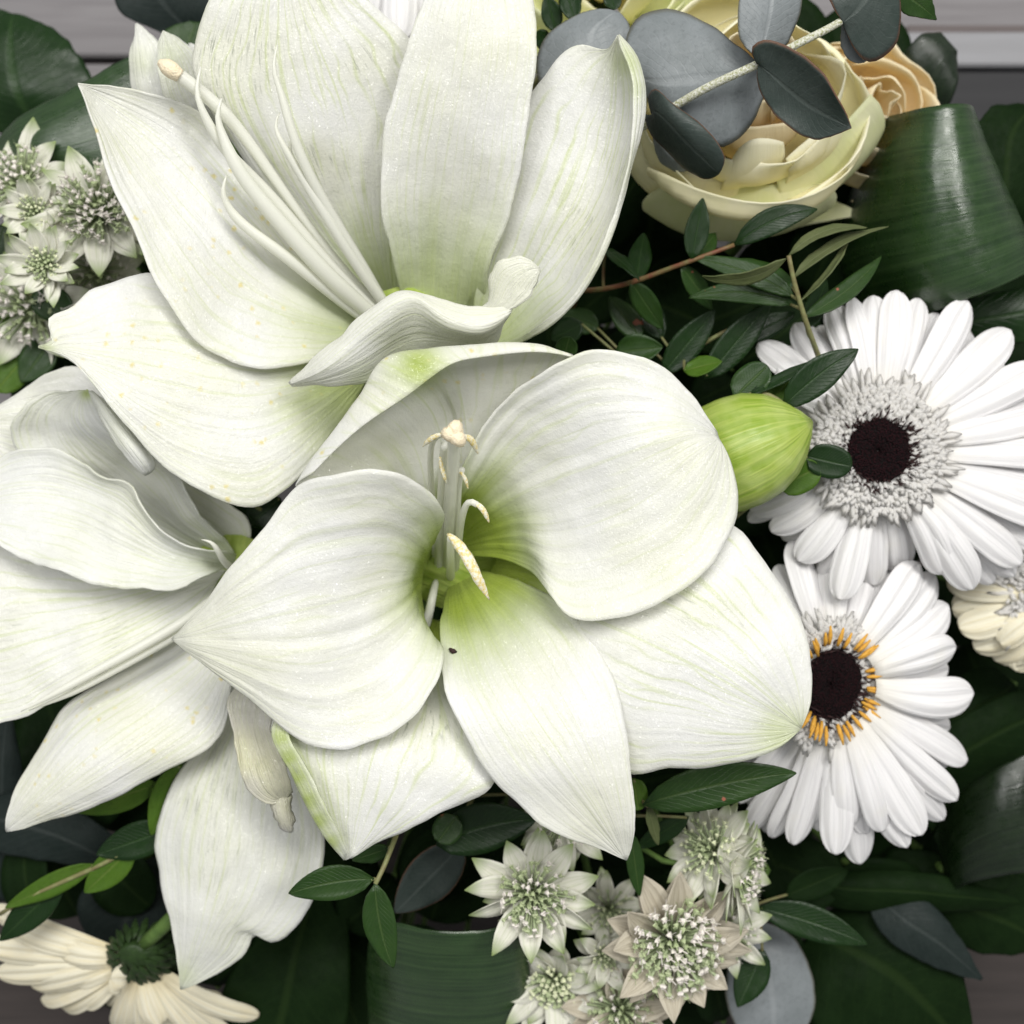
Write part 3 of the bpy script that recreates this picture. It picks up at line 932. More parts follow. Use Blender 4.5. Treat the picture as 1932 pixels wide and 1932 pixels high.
stem_to_base(Cc, P(500, 1075, -11.8), .0055, 'stem_green')

# --- a fourth flower hidden behind the upper one
D = thing('amaryllis', 'mostly hidden amaryllis, only folded petal tips showing beside the long-stamened bloom', 'amaryllis', P(420, 260, -11), 'white amaryllis blooms')
petal(D, [
    [(420, 260, -8), (290, 230, -6.8), (252, 165, -6.2), (249, 110, -5.9), (252, 70, -5.8), (256, 45, -5.8)],
    [(420, 260, -8), (310, 210, -6.5), (280, 150, -5.9), (270, 100, -5.7), (262, 66, -5.7), (257, 45, -5.8)],
    [(430, 250, -8), (350, 190, -6.5), (325, 130, -6), (305, 90, -5.9), (280, 58, -5.9), (258, 44, -5.8)]],
    'amaryllis_petal', seed=41, gb=(-1, -.5), n=30, m=21, spots=[(270, 120, 30, .2)])
petal(D, [
    [(430, 280, -8), (340, 235, -6.2), (305, 165, -5.2), (296, 115, -4.9), (299, 80, -4.8), (307, 58, -4.8)],
    [(430, 270, -8), (360, 200, -6), (335, 150, -5.3), (325, 110, -5), (316, 80, -4.9), (308, 58, -4.8)],
    [(440, 260, -8), (400, 190, -6.2), (385, 130, -5.6), (365, 95, -5.3), (340, 76, -5.1), (309, 58, -4.8)]],
    'amaryllis_petal_bruised', seed=42, gb=(-1, -.5), n=30, m=21, spots=[(320, 110, 40, .25)])
petal(D, [
    [(440, 270, -8.2), (390, 180, -7), (372, 130, -6.6), (365, 100, -6.5), (355, 82, -6.5)],
    [(450, 270, -8.2), (410, 180, -7), (390, 130, -6.6), (375, 100, -6.5), (358, 82, -6.5)],
    [(460, 270, -8.2), (430, 180, -7), (410, 130, -6.6), (390, 98, -6.5), (360, 82, -6.5)]],
    'amaryllis_petal', seed=43, gb=(-1, -.5), n=20, m=13)
stem_to_base(D, P(440, 270, -8), .005, 'stem_green')

# --- green bud


def bud(c0, c1, r, n=22, m=30):
    b0, b1 = P(*c0), P(*c1)
    ax = b1 - b0
    L = np.linalg.norm(ax)
    ax /= L
    s = np.cross(ax, [0, 0, 1.0])
    s /= np.linalg.norm(s)
    nn = np.cross(s, ax)
    return b0, b1, ax, L, s, nn


b0, b1, ax, L, s_, n_ = bud((1275, 905, -4.9), (1531, 795, -3.4), 0)
BU = thing('amaryllis_bud', 'closed lime green amaryllis bud pointing at the dark-eyed daisy', 'flower bud', b0)
for kq in range(3):      # three overlapping outer segments
    V, uv = [], []
    n, m = 24, 15
    for i in range(n):
        t = i / (n - 1)
        r = .0178 * (np.interp(t, [0, .15, .35, .5, .65, .78, .88, .95, 1], [.74, .88, .99, 1, .93, .76, .52, .27, .03]))
        for j in range(m):
            x = (j / (m - 1) - .5)
            a = kq * 2.094 + 1.2 + x * 2.35
            rr = r * (1 + .025 * (.5 - abs(x)) * 2 - .02 * math.cos(x * 14))
            V.append(b0 + ax * L * t + rr * (s_ * math.cos(a) + n_ * math.sin(a)))
            uv.append((x + .5, t))
    mesh('bud_petal', V, grid_faces(n, m), 'bud_green', BU, uv, solid=.0006)
stem_to_base(BU, b0 + ax * .004, .004, 'stem_green', d=(-ax[0], -ax[1], -1.2))

# ------------------------------------------------------------------ gerbera


def disc_parts(flower, c, nrm, rd, rring, dark_inner=True, yellow=0, seed=0, white_n=330):
    rs = np.random.RandomState(seed)
    nrm = np.asarray(nrm, float)
    nrm /= np.linalg.norm(nrm)
    a = np.cross(nrm, [0.0, 1, 0])
    a /= np.linalg.norm(a)
    b = np.cross(nrm, a)
    # dome
    V, F = [], []
    n, m = 12, 40
    for i in range(n):
        t = i / (n - 1)
        for j in range(m):
            th = 2 * math.pi * j / m
            r = rd * (0.002 + 1.098 * t) * (1 + .03 * math.sin(j * 9))
            h = .0012 + .0014 * math.sin(t * math.pi) - .0010 * (1 - t)
            V.append(c + r * (a * math.cos(th) + b * math.sin(th)) + nrm * (h + .0005 * rs.uniform(-1, 1)))
    for i in range(n - 1):
        for j in range(m):
            F.append((i * m + j, i * m + (j + 1) % m, (i + 1) * m + (j + 1) % m, (i + 1) * m + j))
    mesh('disc', V, F, 'gerbera_disc', flower)
    # backing plate and receptacle
    V, F = [], []
    pv, pf_ = [], []
    for j in range(m):
        th = 2 * math.pi * j / m
        pv.append(c + rring * .93 * (a * math.cos(th) + b * math.sin(th)) + nrm * .0001)
    mesh('floret_bed', pv, [tuple(range(m))], 'floret_white', flower)
    rows = [(rring * .95, .0), (rring * .85, -.006), (rring * .45, -.013), (.003, -.020)]
    for r, h in rows:
        for j in range(m):
            th = 2 * math.pi * j / m
            V.append(c + r * (a * math.cos(th) + b * math.sin(th)) + nrm * h)
    for i in range(len(rows) - 1):
        for j in range(m):
            F.append((i * m + j, i * m + (j + 1) % m, (i + 1) * m + (j + 1) % m, (i + 1) * m + j))
    F.append(tuple(range(m)))
    mesh('calyx', V, F, 'calyx_green', flower)

    def spikes(name, cnt, r0, r1, ln, wd, mat, out, kind='stuff'):
        V, F = [], []
        for q in range(cnt):
            th = rs.uniform(0, 2 * math.pi)
            r = math.sqrt(rs.uniform((r0 / rring) ** 2, (r1 / rring) ** 2)) * rring
            d = a * math.cos(th) + b * math.sin(th)
            e = -a * math.sin(th) + b * math.cos(th)
            p = c + d * r + nrm * .0004
            tip = nrm * (1 - out) + d * out + e * rs.normal(0, .35) + d * rs.normal(0, .2)
            tip /= np.linalg.norm(tip)
            l = ln * rs.uniform(.7, 1.3)
            w = wd * rs.uniform(.7, 1.2)
            o = len(V)
            mid = p + tip * l * .6
            end = p + tip * l
            sd = np.cross(tip, nrm + .01 * a)
            sd /= np.linalg.norm(sd)
            up = np.cross(sd, tip)
            V += [p - sd * w, p + up * w, p + sd * w, mid - sd * w * 1.2, mid + up * w * 1.2, mid + sd * w * 1.2, end - sd * w * .3, end + sd * w * .3]
            F += [(o, o + 1, o + 4, o + 3), (o + 1, o + 2, o + 5, o + 4), (o + 3, o + 4, o + 6), (o + 4, o + 7, o + 6), (o + 4, o + 5, o + 7), (o, o + 3, o + 5, o + 2), (o + 3, o + 6, o + 7, o + 5)]
        mesh(name, V, F, mat, flower, kind=kind)
    spikes('dark_florets', 170, rd * .95, rd * 1.32, .0034, .00030, 'floret_dark', .3)
    spikes('white_florets', int(white_n * 2.2), rd * 1.06, rring * 1.0, .0026, .00085, 'floret_white', .62)
    spikes('inner_ray_florets', 110, rring * .82, rring * 1.0, .0072, .00100, 'floret_white', .93)
    if yellow:
        V, F = [], []
        for q in range(yellow):
            th = 2 * math.pi * q / yellow + rs.normal(0, .08)
            d = a * math.cos(th) + b * math.sin(th)
            e = -a * math.sin(th) + b * math.cos(th)
            p = c + d * rd * rs.uniform(1.14, 1.3) + nrm * .0026
            t = p + d * .0060 * rs.uniform(.8, 1.2) + nrm * .0022
            v, f, u_, g_ = tube([p, (p + t) / 2 + nrm * .0003, t], [.0005, .0008, .0003], 5, 6)
            o = len(V)
            V += list(v)
            F += [tuple(i + o for i in ff) for ff in f]
        mesh('yellow_florets', V, F, 'floret_yellow', flower, kind='stuff')
    return a, b


def ger_petals(flower, c, ring_pts, mat='gerbera_white', seed=0):
    rs = np.random.RandomState(seed)
    for (bu, bv, bz, tu, tv, tz, wpx) in ring_pts:
        b_ = P(bu, bv, bz)
        t_ = P(tu, tv, tz)
        V, F, uv, g = blade(b_, t_, wpx * rs.uniform(.95, 1.12) * px(tz), pf_ger, arch=rs.uniform(.001, .0035), cup=-rs.uniform(.12, .36), roll=rs.normal(0, .2), groove=-.085, n=16, m=15, bend=rs.normal(0, .0008), ripple=.0006, seed=rs.randint(99), end=rs.uniform(0, .004))
        mesh('petal', V, F, mat, flower, uv, solid=.0003)


def auto_tips(cu, cv, cz, rr, tips, seed, lower=None, skip=()):
    """petals whose bases sit on the ring and whose tips are listed (tu, tv, tz, w)"""
    out = []
    rs = np.random.RandomState(seed + 40)
    tips = list(tips)
    ang = sorted(tips, key=lambda t: math.atan2(t[1] - cv, t[0] - cu))
    for q in range(len(ang)):          # lower row, showing between the listed petals
        t0, t1 = ang[q], ang[(q + 1) % len(ang)]
        a0 = math.atan2(t0[1] - cv, t0[0] - cu)
        a1 = math.atan2(t1[1] - cv, t1[0] - cu)
        if a1 < a0:
            a1 += 2 * math.pi
        if a1 - a0 > .09:
            am = (a0 + a1) / 2 + rs.normal(0, .03)
            ln = (math.hypot(t0[0] - cu, t0[1] - cv) + math.hypot(t1[0] - cu, t1[1] - cv)) / 2 * rs.uniform(.86, .97)
            tips.append((cu + math.cos(am) * ln, cv + math.sin(am) * ln, min(t0[2], t1[2]) - .45, (t0[3] + t1[3]) / 2 * .95))
    for (tu, tv, tz, wpx) in tips:
        d = np.array([tu - cu, tv - cv], float)
        d /= np.linalg.norm(d)
        out.append((cu + d[0] * rr, cv + d[1] * rr, cz - .15 + (tz < cz - 1.3) * -.25, tu, tv, tz, wpx))
    return out


GZ = -5.4
c = P(1657, 850, GZ)
G1 = thing('gerbera', 'large white gerbera with black eye and white fringe, beside the lime bud', 'gerbera', c - np.array([0, 0, .02]), 'white gerberas')
disc_parts(G1, c, (0.0, 0.02, 1), 55 * px(GZ), 116 * px(GZ), seed=1, white_n=430)
tips = [(1570, 572, -6.2, 56), (1612, 560, -6.0, 56), (1655, 552, -5.8, 58), (1700, 543, -5.7, 62), (1740, 560, -6.6, 50), (1830, 566, -6.0, 66), (1772, 590, -6.9, 50), (1918, 618, -6.1, 66), (1875, 640, -6.9, 52), (1975, 690, -6.1, 74), (2000, 770, -6.3, 72), (1985, 735, -7.0, 55), (2010, 850, -6.1, 74), (2000, 925, -6.4, 66), (2005, 985, -6.1, 66), (1960, 1030, -6.9, 50), (1935, 1065, -6.3, 70), (1925, 1090, -6.9, 50), (1845, 1115, -6.3, 72), (1885, 1105, -7.1, 52), (1790, 1085, -6.1, 68), (1585, 1132, -5.6, 66), (1650, 1105, -6.8, 58), (1555, 1100, -6.7, 52), (1510, 1062, -5.9, 60), (1478, 1025, -6.8, 54), (1455, 1005, -6.2, 52), (1415, 968, -6.4, 52), (1410, 985, -6.9, 44), (1432, 642, -6.4, 60), (1470, 690, -6.1, 60), (1410, 800, -6.4, 60), (1400, 880, -6.6, 60), (1500, 610, -6.9, 56)]
ger_petals(G1, c, auto_tips(1657, 850, GZ, 92, tips, 3), seed=4)
stem_to_base(G1, c - np.array([0, 0, .019]), .0026, 'stem_green')

GZ = -5.9
c = P(1566, 1290, GZ)
G2 = thing('gerbera', 'white gerbera with maroon eye ringed in yellow, half under the amaryllis petal', 'gerbera', c - np.array([0, 0, .02]), 'white gerberas')
disc_parts(G2, c, (0.42, -0.05, 1), 62 * px(GZ), 110 * px(GZ), yellow=40, seed=2, white_n=300)
tips = [(1845, 1310, -7.2, 70), (1812, 1222, -6.8, 66), (1800, 1350, -8.0, 56), (1838, 1442, -7.4, 62), (1800, 1140, -7.2, 64), (1770, 1085, -7.3, 64), (1735, 1062, -6.9, 62), (1690, 1060, -7.7, 54), (1640, 1035, -7.3, 60), (1570, 1020, -7.0, 60), (1500, 1015, -6.8, 58), (1470, 1060, -7.2, 58), (1450, 1120, -7.2, 58), (1812, 1515, -7.0, 58), (1785, 1480, -7.8, 54), (1745, 1580, -6.6, 64), (1790, 1555, -7.7, 50), (1712, 1600, -7.2, 58), (1672, 1575, -6.4, 58), (1640, 1580, -7.0, 56), (1612, 1565, -6.4, 60), (1580, 1616, -6.7, 60), (1625, 1632, -7.9, 62), (1540, 1560, -6.9, 50), (1500, 1600, -7.2, 58), (1460, 1592, -7.6, 60), (1410, 1575, -7.9, 52), (1395, 1520, -7.4, 52), (1370, 1440, -7.4, 58), (1350, 1360, -7.4, 58), (1345, 1280, -7.2, 60)]
ger_petals(G2, c, auto_tips(1572, 1292, GZ, 82, tips, 5), seed=6)
stem_to_base(G2, c - np.array([.006, 0, .018]), .0026, 'stem_green')

GZ = -8.6
c = P(2010, 1120, GZ)
G3 = thing('gerbera', 'cream backed gerbera tucked under the petals of the black-eyed one', 'gerbera', c - np.array([0, 0, .02]), 'white gerberas')
tips = [(1790, 1095, -9, 60), (1800, 1150, -9, 62), (1812, 1185, -8.6, 62), (1845, 1225, -8.8, 62), (1880, 1250, -9.3, 58), (1915, 1265, -9.2, 60), (1950, 1270, -9, 60), (1860, 1060, -9.2, 60), (2000, 1290, -9.2, 60), (1830, 1165, -9.8, 60), (1895, 1215, -8.3, 58), (2070, 1285, -9.4, 60), (1900, 1000, -9.4, 60)]
ger_petals(G3, c, auto_tips(2010, 1120, GZ, 60, tips, 7), 'gerbera_cream', seed=8)
disc_parts(G3, c, (0, 0, 1), 60 * px(GZ), 112 * px(GZ), seed=3, white_n=150)
stem_to_base(G3, c - np.array([0, 0, .019]), .0026, 'stem_green')

# bottom-left: seen from behind, green calyx up
GZ = -9.0
c = P(262, 1800, GZ)
G4 = thing('gerbera', 'cream gerbera turned away, green calyx up and petals drooping, by the pointed amaryllis petal', 'gerbera', c, 'white gerberas')
tipl = [(0, 1742, -9.6, 62), (-40, 1790, -10, 70), (-10, 1840, -10.4, 62), (50, 1868, -10.2, 62), (65, 1895, -10.8, 50), (105, 1905, -11, 52), (150, 1895, -10.2, 66), (215, 1850, -8.4, 74), (215, 1960, -11, 60), (270, 1975, -10.6, 62), (330, 1985, -11, 60), (380, 1970, -10.2, 60), (440, 1965, -10.8, 52), (488, 1925, -10.4, 50), (-30, 1720, -10.4, 60), (300, 1935, -9.6, 60), (100, 1800, -9.2, 64), (120, 1850, -9.6, 64), (420, 1900, -11.0, 50), (190, 1900, -10.9, 60)]
pts = []
for (tu, tv, tz, wp) in tipl:
    d = np.array([tu - 262, tv - 1815.0])
    d /= np.linalg.norm(d)
    pts.append((262 + d[0] * 34, 1812 + d[1] * 34, -9.3, tu, tv, tz, wp))
ger_petals(G4, c, [p[:6] + (p[6] * .8,) for p in pts], 'gerbera_cream', seed=9)
# calyx: overlapping green scales on a rounded cup
V, F = [], []
n, m = 10, 22
for i in range(n):
    t = i / (n - 1)
    for j in range(m):
        th = 2 * math.pi * j / m
        r = .0085 * math.sin(.25 + t * 1.5)
        V.append(c + np.array([math.cos(th) * r, math.sin(th) * r * .85 + .004 - .006 * t, .012 * math.cos(t * 1.9) - .004]))
for i in range(n - 1):
    for j in range(m):
        F.append((i * m + j, i * m + (j + 1) % m, (i + 1) * m + (j + 1) % m, (i + 1) * m + j))
F.append(tuple(range(m))[::-1])
cal = mesh('calyx', V, F, 'calyx_green', G4)
rs = np.random.RandomState(5)
for q in range(64):
    th = q * 2.4
    lv = .12 + .75 * (q / 64)
    r0 = .0085 * math.sin(.25 + lv * 1.5) + .0003
    b_ = c + np.array([math.cos(th) * r0, math.sin(th) * r0 * .85 + .004 - .006 * lv, .012 * math.cos(lv * 1.9) - .004])
    t_ = b_ + np.array([math.cos(th) * .0060, math.sin(th) * .0055 - .002, -.006])
    V, F, uv, g = blade(b_, t_, .0026, pf_leaf, arch=.0010, cup=-.3, n=7, m=5)
    mesh('scale', V, F, 'calyx_green', cal, uv)
stem_to_base(G4, c + np.array([.002, .004, .004]), .0026, 'stem_green', d=(.5, .5, .1))

GZ = -9.5
c = P(765, -170, GZ)
G5 = thing('gerbera', 'white gerbera of which only petal tips peep between two tall amaryllis petals', 'gerbera', c - np.array([0, 0, .02]), 'white gerberas')
tips = [(690, 10, -10, 58), (715, 50, -9.8, 58), (752, 72, -9.4, 62), (790, 62, -9.8, 58), (830, 50, -10, 60), (735, 40, -10.6, 54), (775, 40, -10.6, 54), (660, -30, -10, 60), (880, 0, -10, 60), (640, -90, -10, 60), (900, -80, -10, 60)]
ger_petals(G5, c, auto_tips(765, -170, GZ, 60, tips, 7), seed=10)
disc_parts(G5, c, (0, 0, 1), 45 * px(GZ), 90 * px(GZ), seed=7, white_n=60)
stem_to_base(G5, c - np.array([0, 0, .019]), .0026, 'stem_green')

# ------------------------------------------------------------------ roses


def rose(label, cuvz, axis, R, layers, seed, H=1.0):
    rs = np.random.RandomState(seed)
    c = P(*cuvz)
    ax = np.array(axis, float)
    ax /= np.linalg.norm(ax)
    a = np.cross(ax, [0.0, 1, .2])
    a /= np.linalg.norm(a)
    b = np.cross(ax, a)
    o = thing('rose', label, 'rose', c - ax * R * 1.0, 'cream roses')
    for (rf, cnt, top, flare, span, mat) in layers:
        ph0 = rs.uniform(0, 6.28)
        for q in range(cnt):
            ph = ph0 + 2 * math.pi * q / cnt + rs.normal(0, .12)
            r = R * rf * rs.uniform(.94, 1.06)
            tp = R * (top + rs.normal(0, .11)) * H
            n, m = 16, 15
            V, uv, gr = [], [], []
            sd = rs.randint(1000)
            lean = rs.normal(0, .1)
            for i in range(n):
                t = i / (n - 1)
                for j in range(m):
                    x = 2 * j / (m - 1) - 1
                    lim = 1 - .30 * abs(x) ** 2.6
                    te = t * lim
                    hh = -R * .95 * (1 - te) ** 1.35 + tp * te ** 1.1
                    rr = r * (math.sin(min(1, te * 1.45) * math.pi / 2) ** .75) * (1 - .22 * max(0, te - .6) / .4 * (1 - flare * 2.2))
                    rr += R * flare * .30 * max(0, te - .8) / .2 * .5
                    w_ = .3 + .7 * math.sin(min(1, te * 1.3) * math.pi / 2)
                    th = ph + x * span * w_ + lean * te
                    rr *= 1 + .05 * x * (1 if q % 2 else -1)
                    rp = .15 * R * te ** 2 * mnoise.noise(Vector((x * 1.6 + sd, te * 2.0, sd * .3)))
                    V.append(c + (rr + rp) * (a * math.cos(th) + b * math.sin(th)) + ax * (hh + rp))
                    uv.append(((x + 1) / 2, t))
                    gr.append(te)
            mesh('petal', V, grid_faces(n, m), mat, o, uv, gr, solid=.0004)
    # green receptacle
    V, F, uv, g = tube([c - ax * R * .85, c - ax * R * 1.0, c - ax * R * 1.2], [.007, .006, .003], 8, 12)
    mesh('receptacle', V, F, 'calyx_green', o, uv)
    stem_to_base(o, c - ax * R * 1.18, .003, 'stem_green', d=-ax)
    return o, c, ax, a, b


LAY = [(.20, 3, .04, .0, 1.25, 'rose_peach'), (.44, 4, .10, .06, 1.1, 'rose_peach'), (.74, 4, .08, .18, 1.1, 'rose_cream'), (1.06, 5, -.14, .25, 1.0, 'rose_cream')]
R1, c1, ax1, a1, b1_ = rose('full cream rose with peach heart under the grey eucalyptus sprig', (1435, 165, -4.9), (0.0, .26, .94), .0385, LAY, 3)
# guard petals seen from outside at the front of the rose
for cur, sd in ((
    [[(1330, 330, -10.5), (1240, 400, -8.8), (1212, 392, -7.9), (1222, 370, -6.9), (1250, 352, -6.2)],
     [(1420, 350, -11), (1400, 442, -9.5), (1392, 453, -8.2), (1398, 415, -6.8), (1405, 352, -5.9)],
     [(1500, 330, -10.5), (1560, 392, -8.8), (1578, 382, -7.8), (1570, 355, -6.9), (1535, 335, -6.2)]], 51), (
    [[(1300, 330, -10), (1215, 345, -8.5), (1188, 325, -7.4), (1184, 292, -6.4), (1200, 255, -5.7)],
     [(1350, 330, -10), (1290, 392, -8.4), (1268, 388, -7.2), (1272, 355, -6.2), (1288, 315, -5.6)],
     [(1400, 340, -10), (1392, 398, -8.4), (1386, 398, -7.2), (1390, 366, -6.1), (1402, 338, -5.6)]], 55), (
    [[(1430, 350, -10), (1455, 398, -8.2), (1470, 398, -7), (1470, 362, -6.1), (1462, 330, -5.5)],
     [(1500, 330, -10), (1560, 360, -8), (1588, 335, -6.8), (1570, 300, -5.9), (1548, 275, -5.3)],
     [(1550, 250, -10), (1640, 280, -8), (1668, 238, -6.7), (1660, 200, -5.8), (1642, 178, -5.3)]], 52), (
    [[(1430, 380, -10.6), (1480, 420, -9.9), (1500, 430, -9.6), (1520, 420, -9.4)],
     [(1460, 360, -10.4), (1540, 405, -9.6), (1585, 412, -9.2), (1610, 408, -9.1)],
     [(1500, 340, -10.4), (1560, 372, -9.6), (1600, 390, -9.2), (1648, 412, -9.2)]], 53), (
    [[(1350, 320, -8.6), (1355, 358, -6.8), (1362, 352, -5.6), (1375, 318, -5.0), (1392, 285, -4.6)],
     [(1400, 320, -8.6), (1405, 352, -6.5), (1418, 338, -5.2), (1422, 298, -4.5), (1425, 262, -4.1)],
     [(1440, 300, -8.6), (1455, 332, -6.7), (1470, 318, -5.6), (1482, 292, -5.0), (1478, 268, -4.6)]], 54), (
    [[(1440, 320, -8.6), (1462, 352, -7.0), (1478, 346, -6.0), (1488, 322, -5.4), (1482, 300, -5.0)],
     [(1490, 300, -8.6), (1520, 325, -6.9), (1535, 312, -5.8), (1535, 285, -5.1), (1525, 262, -4.8)],
     [(1530, 270, -8.6), (1570, 285, -7.0), (1590, 265, -6.0), (1592, 240, -5.4), (1580, 222, -5.0)]], 56)):
    V, F, uv, g = loft(cur, n=24, m=25, wob=.0008, edge=.0006, gb=(-1, -.5), seed=sd)
    mesh('petal', V, F, 'rose_outer' if sd < 54 else 'rose_cream', R1, uv, uv[:, 1], solid=.0005)
rose('peach rose half hidden behind the full cream rose', (1655, 195, -8.6), (.25, .15, .95), .028, [(l[0], l[1], l[2], l[3], l[4], 'rose_peach') for l in LAY], 8)
rose('yellow green rose behind the dark leaflets and the round eucalyptus leaf', (1150, -75, -8.0), (0, -.1, 1), .042, [(l[0], l[1], l[2], l[3], l[4], 'rose_outer' if l[0] > .6 else 'rose_cream') for l in LAY], 12)

# ------------------------------------------------------------------ leaves and sprigs


def lf(parent, b, t, wpx, mat, prof=pf_leaf, arch=0.0, cup=.12, roll=0.0, bend=0.0, n=13, m=9, name='leaf', ripple=.0008, label=None, seed=None, end=0.0):
    b_, t_ = P(*b), P(*t)
    V, F, uv, g = blade(b_, t_, wpx * px((b[2] + t[2]) / 2), prof, arch=arch, cup=cup, roll=roll, n=n, m=m, bend=bend, ripple=ripple, seed=seed if seed is not None else len(ORG) % 97, end=end)
    return mesh(name, V, F, mat, parent, uv, solid=.00035, label=label)


def sprig(name, label, cat, stem, leaves, r=.0009, smat='stem_olive', group=None, ground=True):
    W = [P(*p) for p in stem]
    o = thing(name, label, cat, W[0], group)
    V, F, uv, g = tube(W, [r * 1.1, r * .8], 16, 7)
    mesh('twig', V, F, smat, o, uv)
    for L_ in leaves:
        kw = L_[4] if len(L_) > 4 else {}
        lf(o, L_[0], L_[1], L_[2], L_[3], **kw)
        # petiole to the nearest point of the twig
        C = curve_w(W, 30)
        b_ = P(*L_[0])
        q = C[np.argmin(np.linalg.norm(C - b_, axis=1))]
        if np.linalg.norm(q - b_) > .0012:
            V, F, uv, g = tube([q, (q + b_) / 2 - np.array([0, 0, .0006]), b_ + (P(*L_[1]) - b_) * .04], [.0006, .0005], 6, 5)
            mesh('petiole', V, F, smat, o, uv)
    if ground:
        stem_to_base(o, W[0], r * 1.2, smat)
    return o


# eucalyptus over the rose
EU = thing('eucalyptus_sprig', 'silver grey eucalyptus sprig lying across the full cream rose', 'eucalyptus', P(1180, 260, -4.5), 'foliage sprigs')
V, F, uv, g = tube([P(1160, 275, -5), P(1240, 222, -3.2), P(1335, 165, -2.2), P(1432, 120, -1.7), P(1515, 78, -1.6), P(1590, 38, -1.8), P(1680, -30, -2.2)], [.0011, .0013, .0012, .0010], 40, 10)
mesh('twig', V, F, 'eucalyptus_stem', EU, uv)
rs = np.random.RandomState(2)


def round_leaf(parent, outline, mid, mat, zoff=0.0, seed=0, wob=.0007, label=None):
    """leaf between two outline sides given in photo points with depth"""
    L_, R_ = outline
    V, F, uv, g = loft([L_, mid, R_], n=26, m=19, wob=wob, edge=.0005, gb=(-1, -.5), seed=seed, stri=0)
    return mesh('leaf', V, F, mat, parent, uv, solid=.0004, label=label)


round_leaf(EU, ([(1432, 122, -2.4), (1395, 90, -2.6), (1330, 45, -3), (1280, 22, -3.2), (1225, 22, -3.3), (1190, 50, -3.4), (1182, 95, -3.4), (1195, 140, -3.5)],
                [(1432, 122, -2.4), (1440, 170, -2.9), (1420, 230, -3.2), (1390, 262, -3.4), (1360, 278, -3.5), (1310, 262, -3.5), (1250, 220, -3.5), (1198, 144, -3.5)]),
           [(1432, 122, -2.4), (1370, 142, -2.5), (1310, 150, -2.7), (1250, 155, -2.9), (1196, 142, -3.5)], 'leaf_eucalyptus', seed=61)
round_leaf(EU, ([(1430, 110, -1.7), (1400, 80, -1.6), (1392, 40, -1.5), (1398, -20, -1.5), (1420, -60, -1.6), (1455, -80, -1.8)],
                [(1432, 112, -1.7), (1475, 95, -2.2), (1500, 50, -2.1), (1512, -10, -1.9), (1495, -60, -1.8), (1457, -80, -1.8)]),
           [(1431, 112, -1.7), (1442, 70, -1.7), (1452, 20, -1.6), (1456, -30, -1.6), (1456, -80, -1.8)], 'leaf_eucalyptus', seed=62)
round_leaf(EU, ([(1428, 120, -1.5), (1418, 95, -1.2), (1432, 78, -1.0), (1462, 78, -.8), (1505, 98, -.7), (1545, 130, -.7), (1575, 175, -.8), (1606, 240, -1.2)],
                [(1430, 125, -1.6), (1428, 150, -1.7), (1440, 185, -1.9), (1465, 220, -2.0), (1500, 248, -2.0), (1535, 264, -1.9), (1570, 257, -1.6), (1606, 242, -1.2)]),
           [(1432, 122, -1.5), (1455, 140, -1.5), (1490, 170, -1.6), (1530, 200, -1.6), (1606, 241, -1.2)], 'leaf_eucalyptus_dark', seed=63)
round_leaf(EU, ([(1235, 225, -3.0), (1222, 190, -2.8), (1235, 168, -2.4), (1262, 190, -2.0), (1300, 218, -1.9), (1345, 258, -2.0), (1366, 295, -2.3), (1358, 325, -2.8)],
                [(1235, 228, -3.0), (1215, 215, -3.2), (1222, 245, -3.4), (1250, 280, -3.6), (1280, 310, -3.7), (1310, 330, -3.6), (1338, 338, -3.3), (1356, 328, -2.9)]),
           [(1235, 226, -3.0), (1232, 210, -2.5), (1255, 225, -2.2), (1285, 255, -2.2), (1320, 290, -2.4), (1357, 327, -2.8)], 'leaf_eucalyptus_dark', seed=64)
round_leaf(EU, ([(1232, 250, -4.6), (1240, 290, -4.9), (1262, 316, -5), (1290, 322, -5), (1320, 310, -5)],
                [(1240, 240, -4.4), (1262, 262, -4.3), (1290, 285, -4.3), (1310, 296, -4.5), (1322, 308, -5)]),
           [(1236, 246, -4.4), (1252, 275, -4.4), (1276, 300, -4.5), (1300, 306, -4.6), (1321, 309, -5)], 'leaf_eucalyptus', seed=65)
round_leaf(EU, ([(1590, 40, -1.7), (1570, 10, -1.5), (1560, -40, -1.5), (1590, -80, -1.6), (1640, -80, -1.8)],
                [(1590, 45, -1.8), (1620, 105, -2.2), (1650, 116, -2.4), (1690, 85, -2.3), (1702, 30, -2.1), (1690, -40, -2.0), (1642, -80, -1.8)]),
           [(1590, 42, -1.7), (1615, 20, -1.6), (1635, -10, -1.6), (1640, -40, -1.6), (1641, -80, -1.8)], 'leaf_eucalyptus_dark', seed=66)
round_leaf(EU, ([(1588, 45, -1.9), (1586, 80, -2.4), (1600, 110, -2.7), (1622, 120, -2.8), (1650, 105, -2.9)],
                [(1592, 44, -1.9), (1620, 60, -2.6), (1640, 75, -2.8), (1650, 90, -2.9), (1652, 103, -2.9)]),
           [(1590, 45, -1.9), (1602, 75, -2.4), (1620, 95, -2.7), (1638, 100, -2.8), (1651, 104, -2.9)], 'leaf_eucalyptus', seed=67)
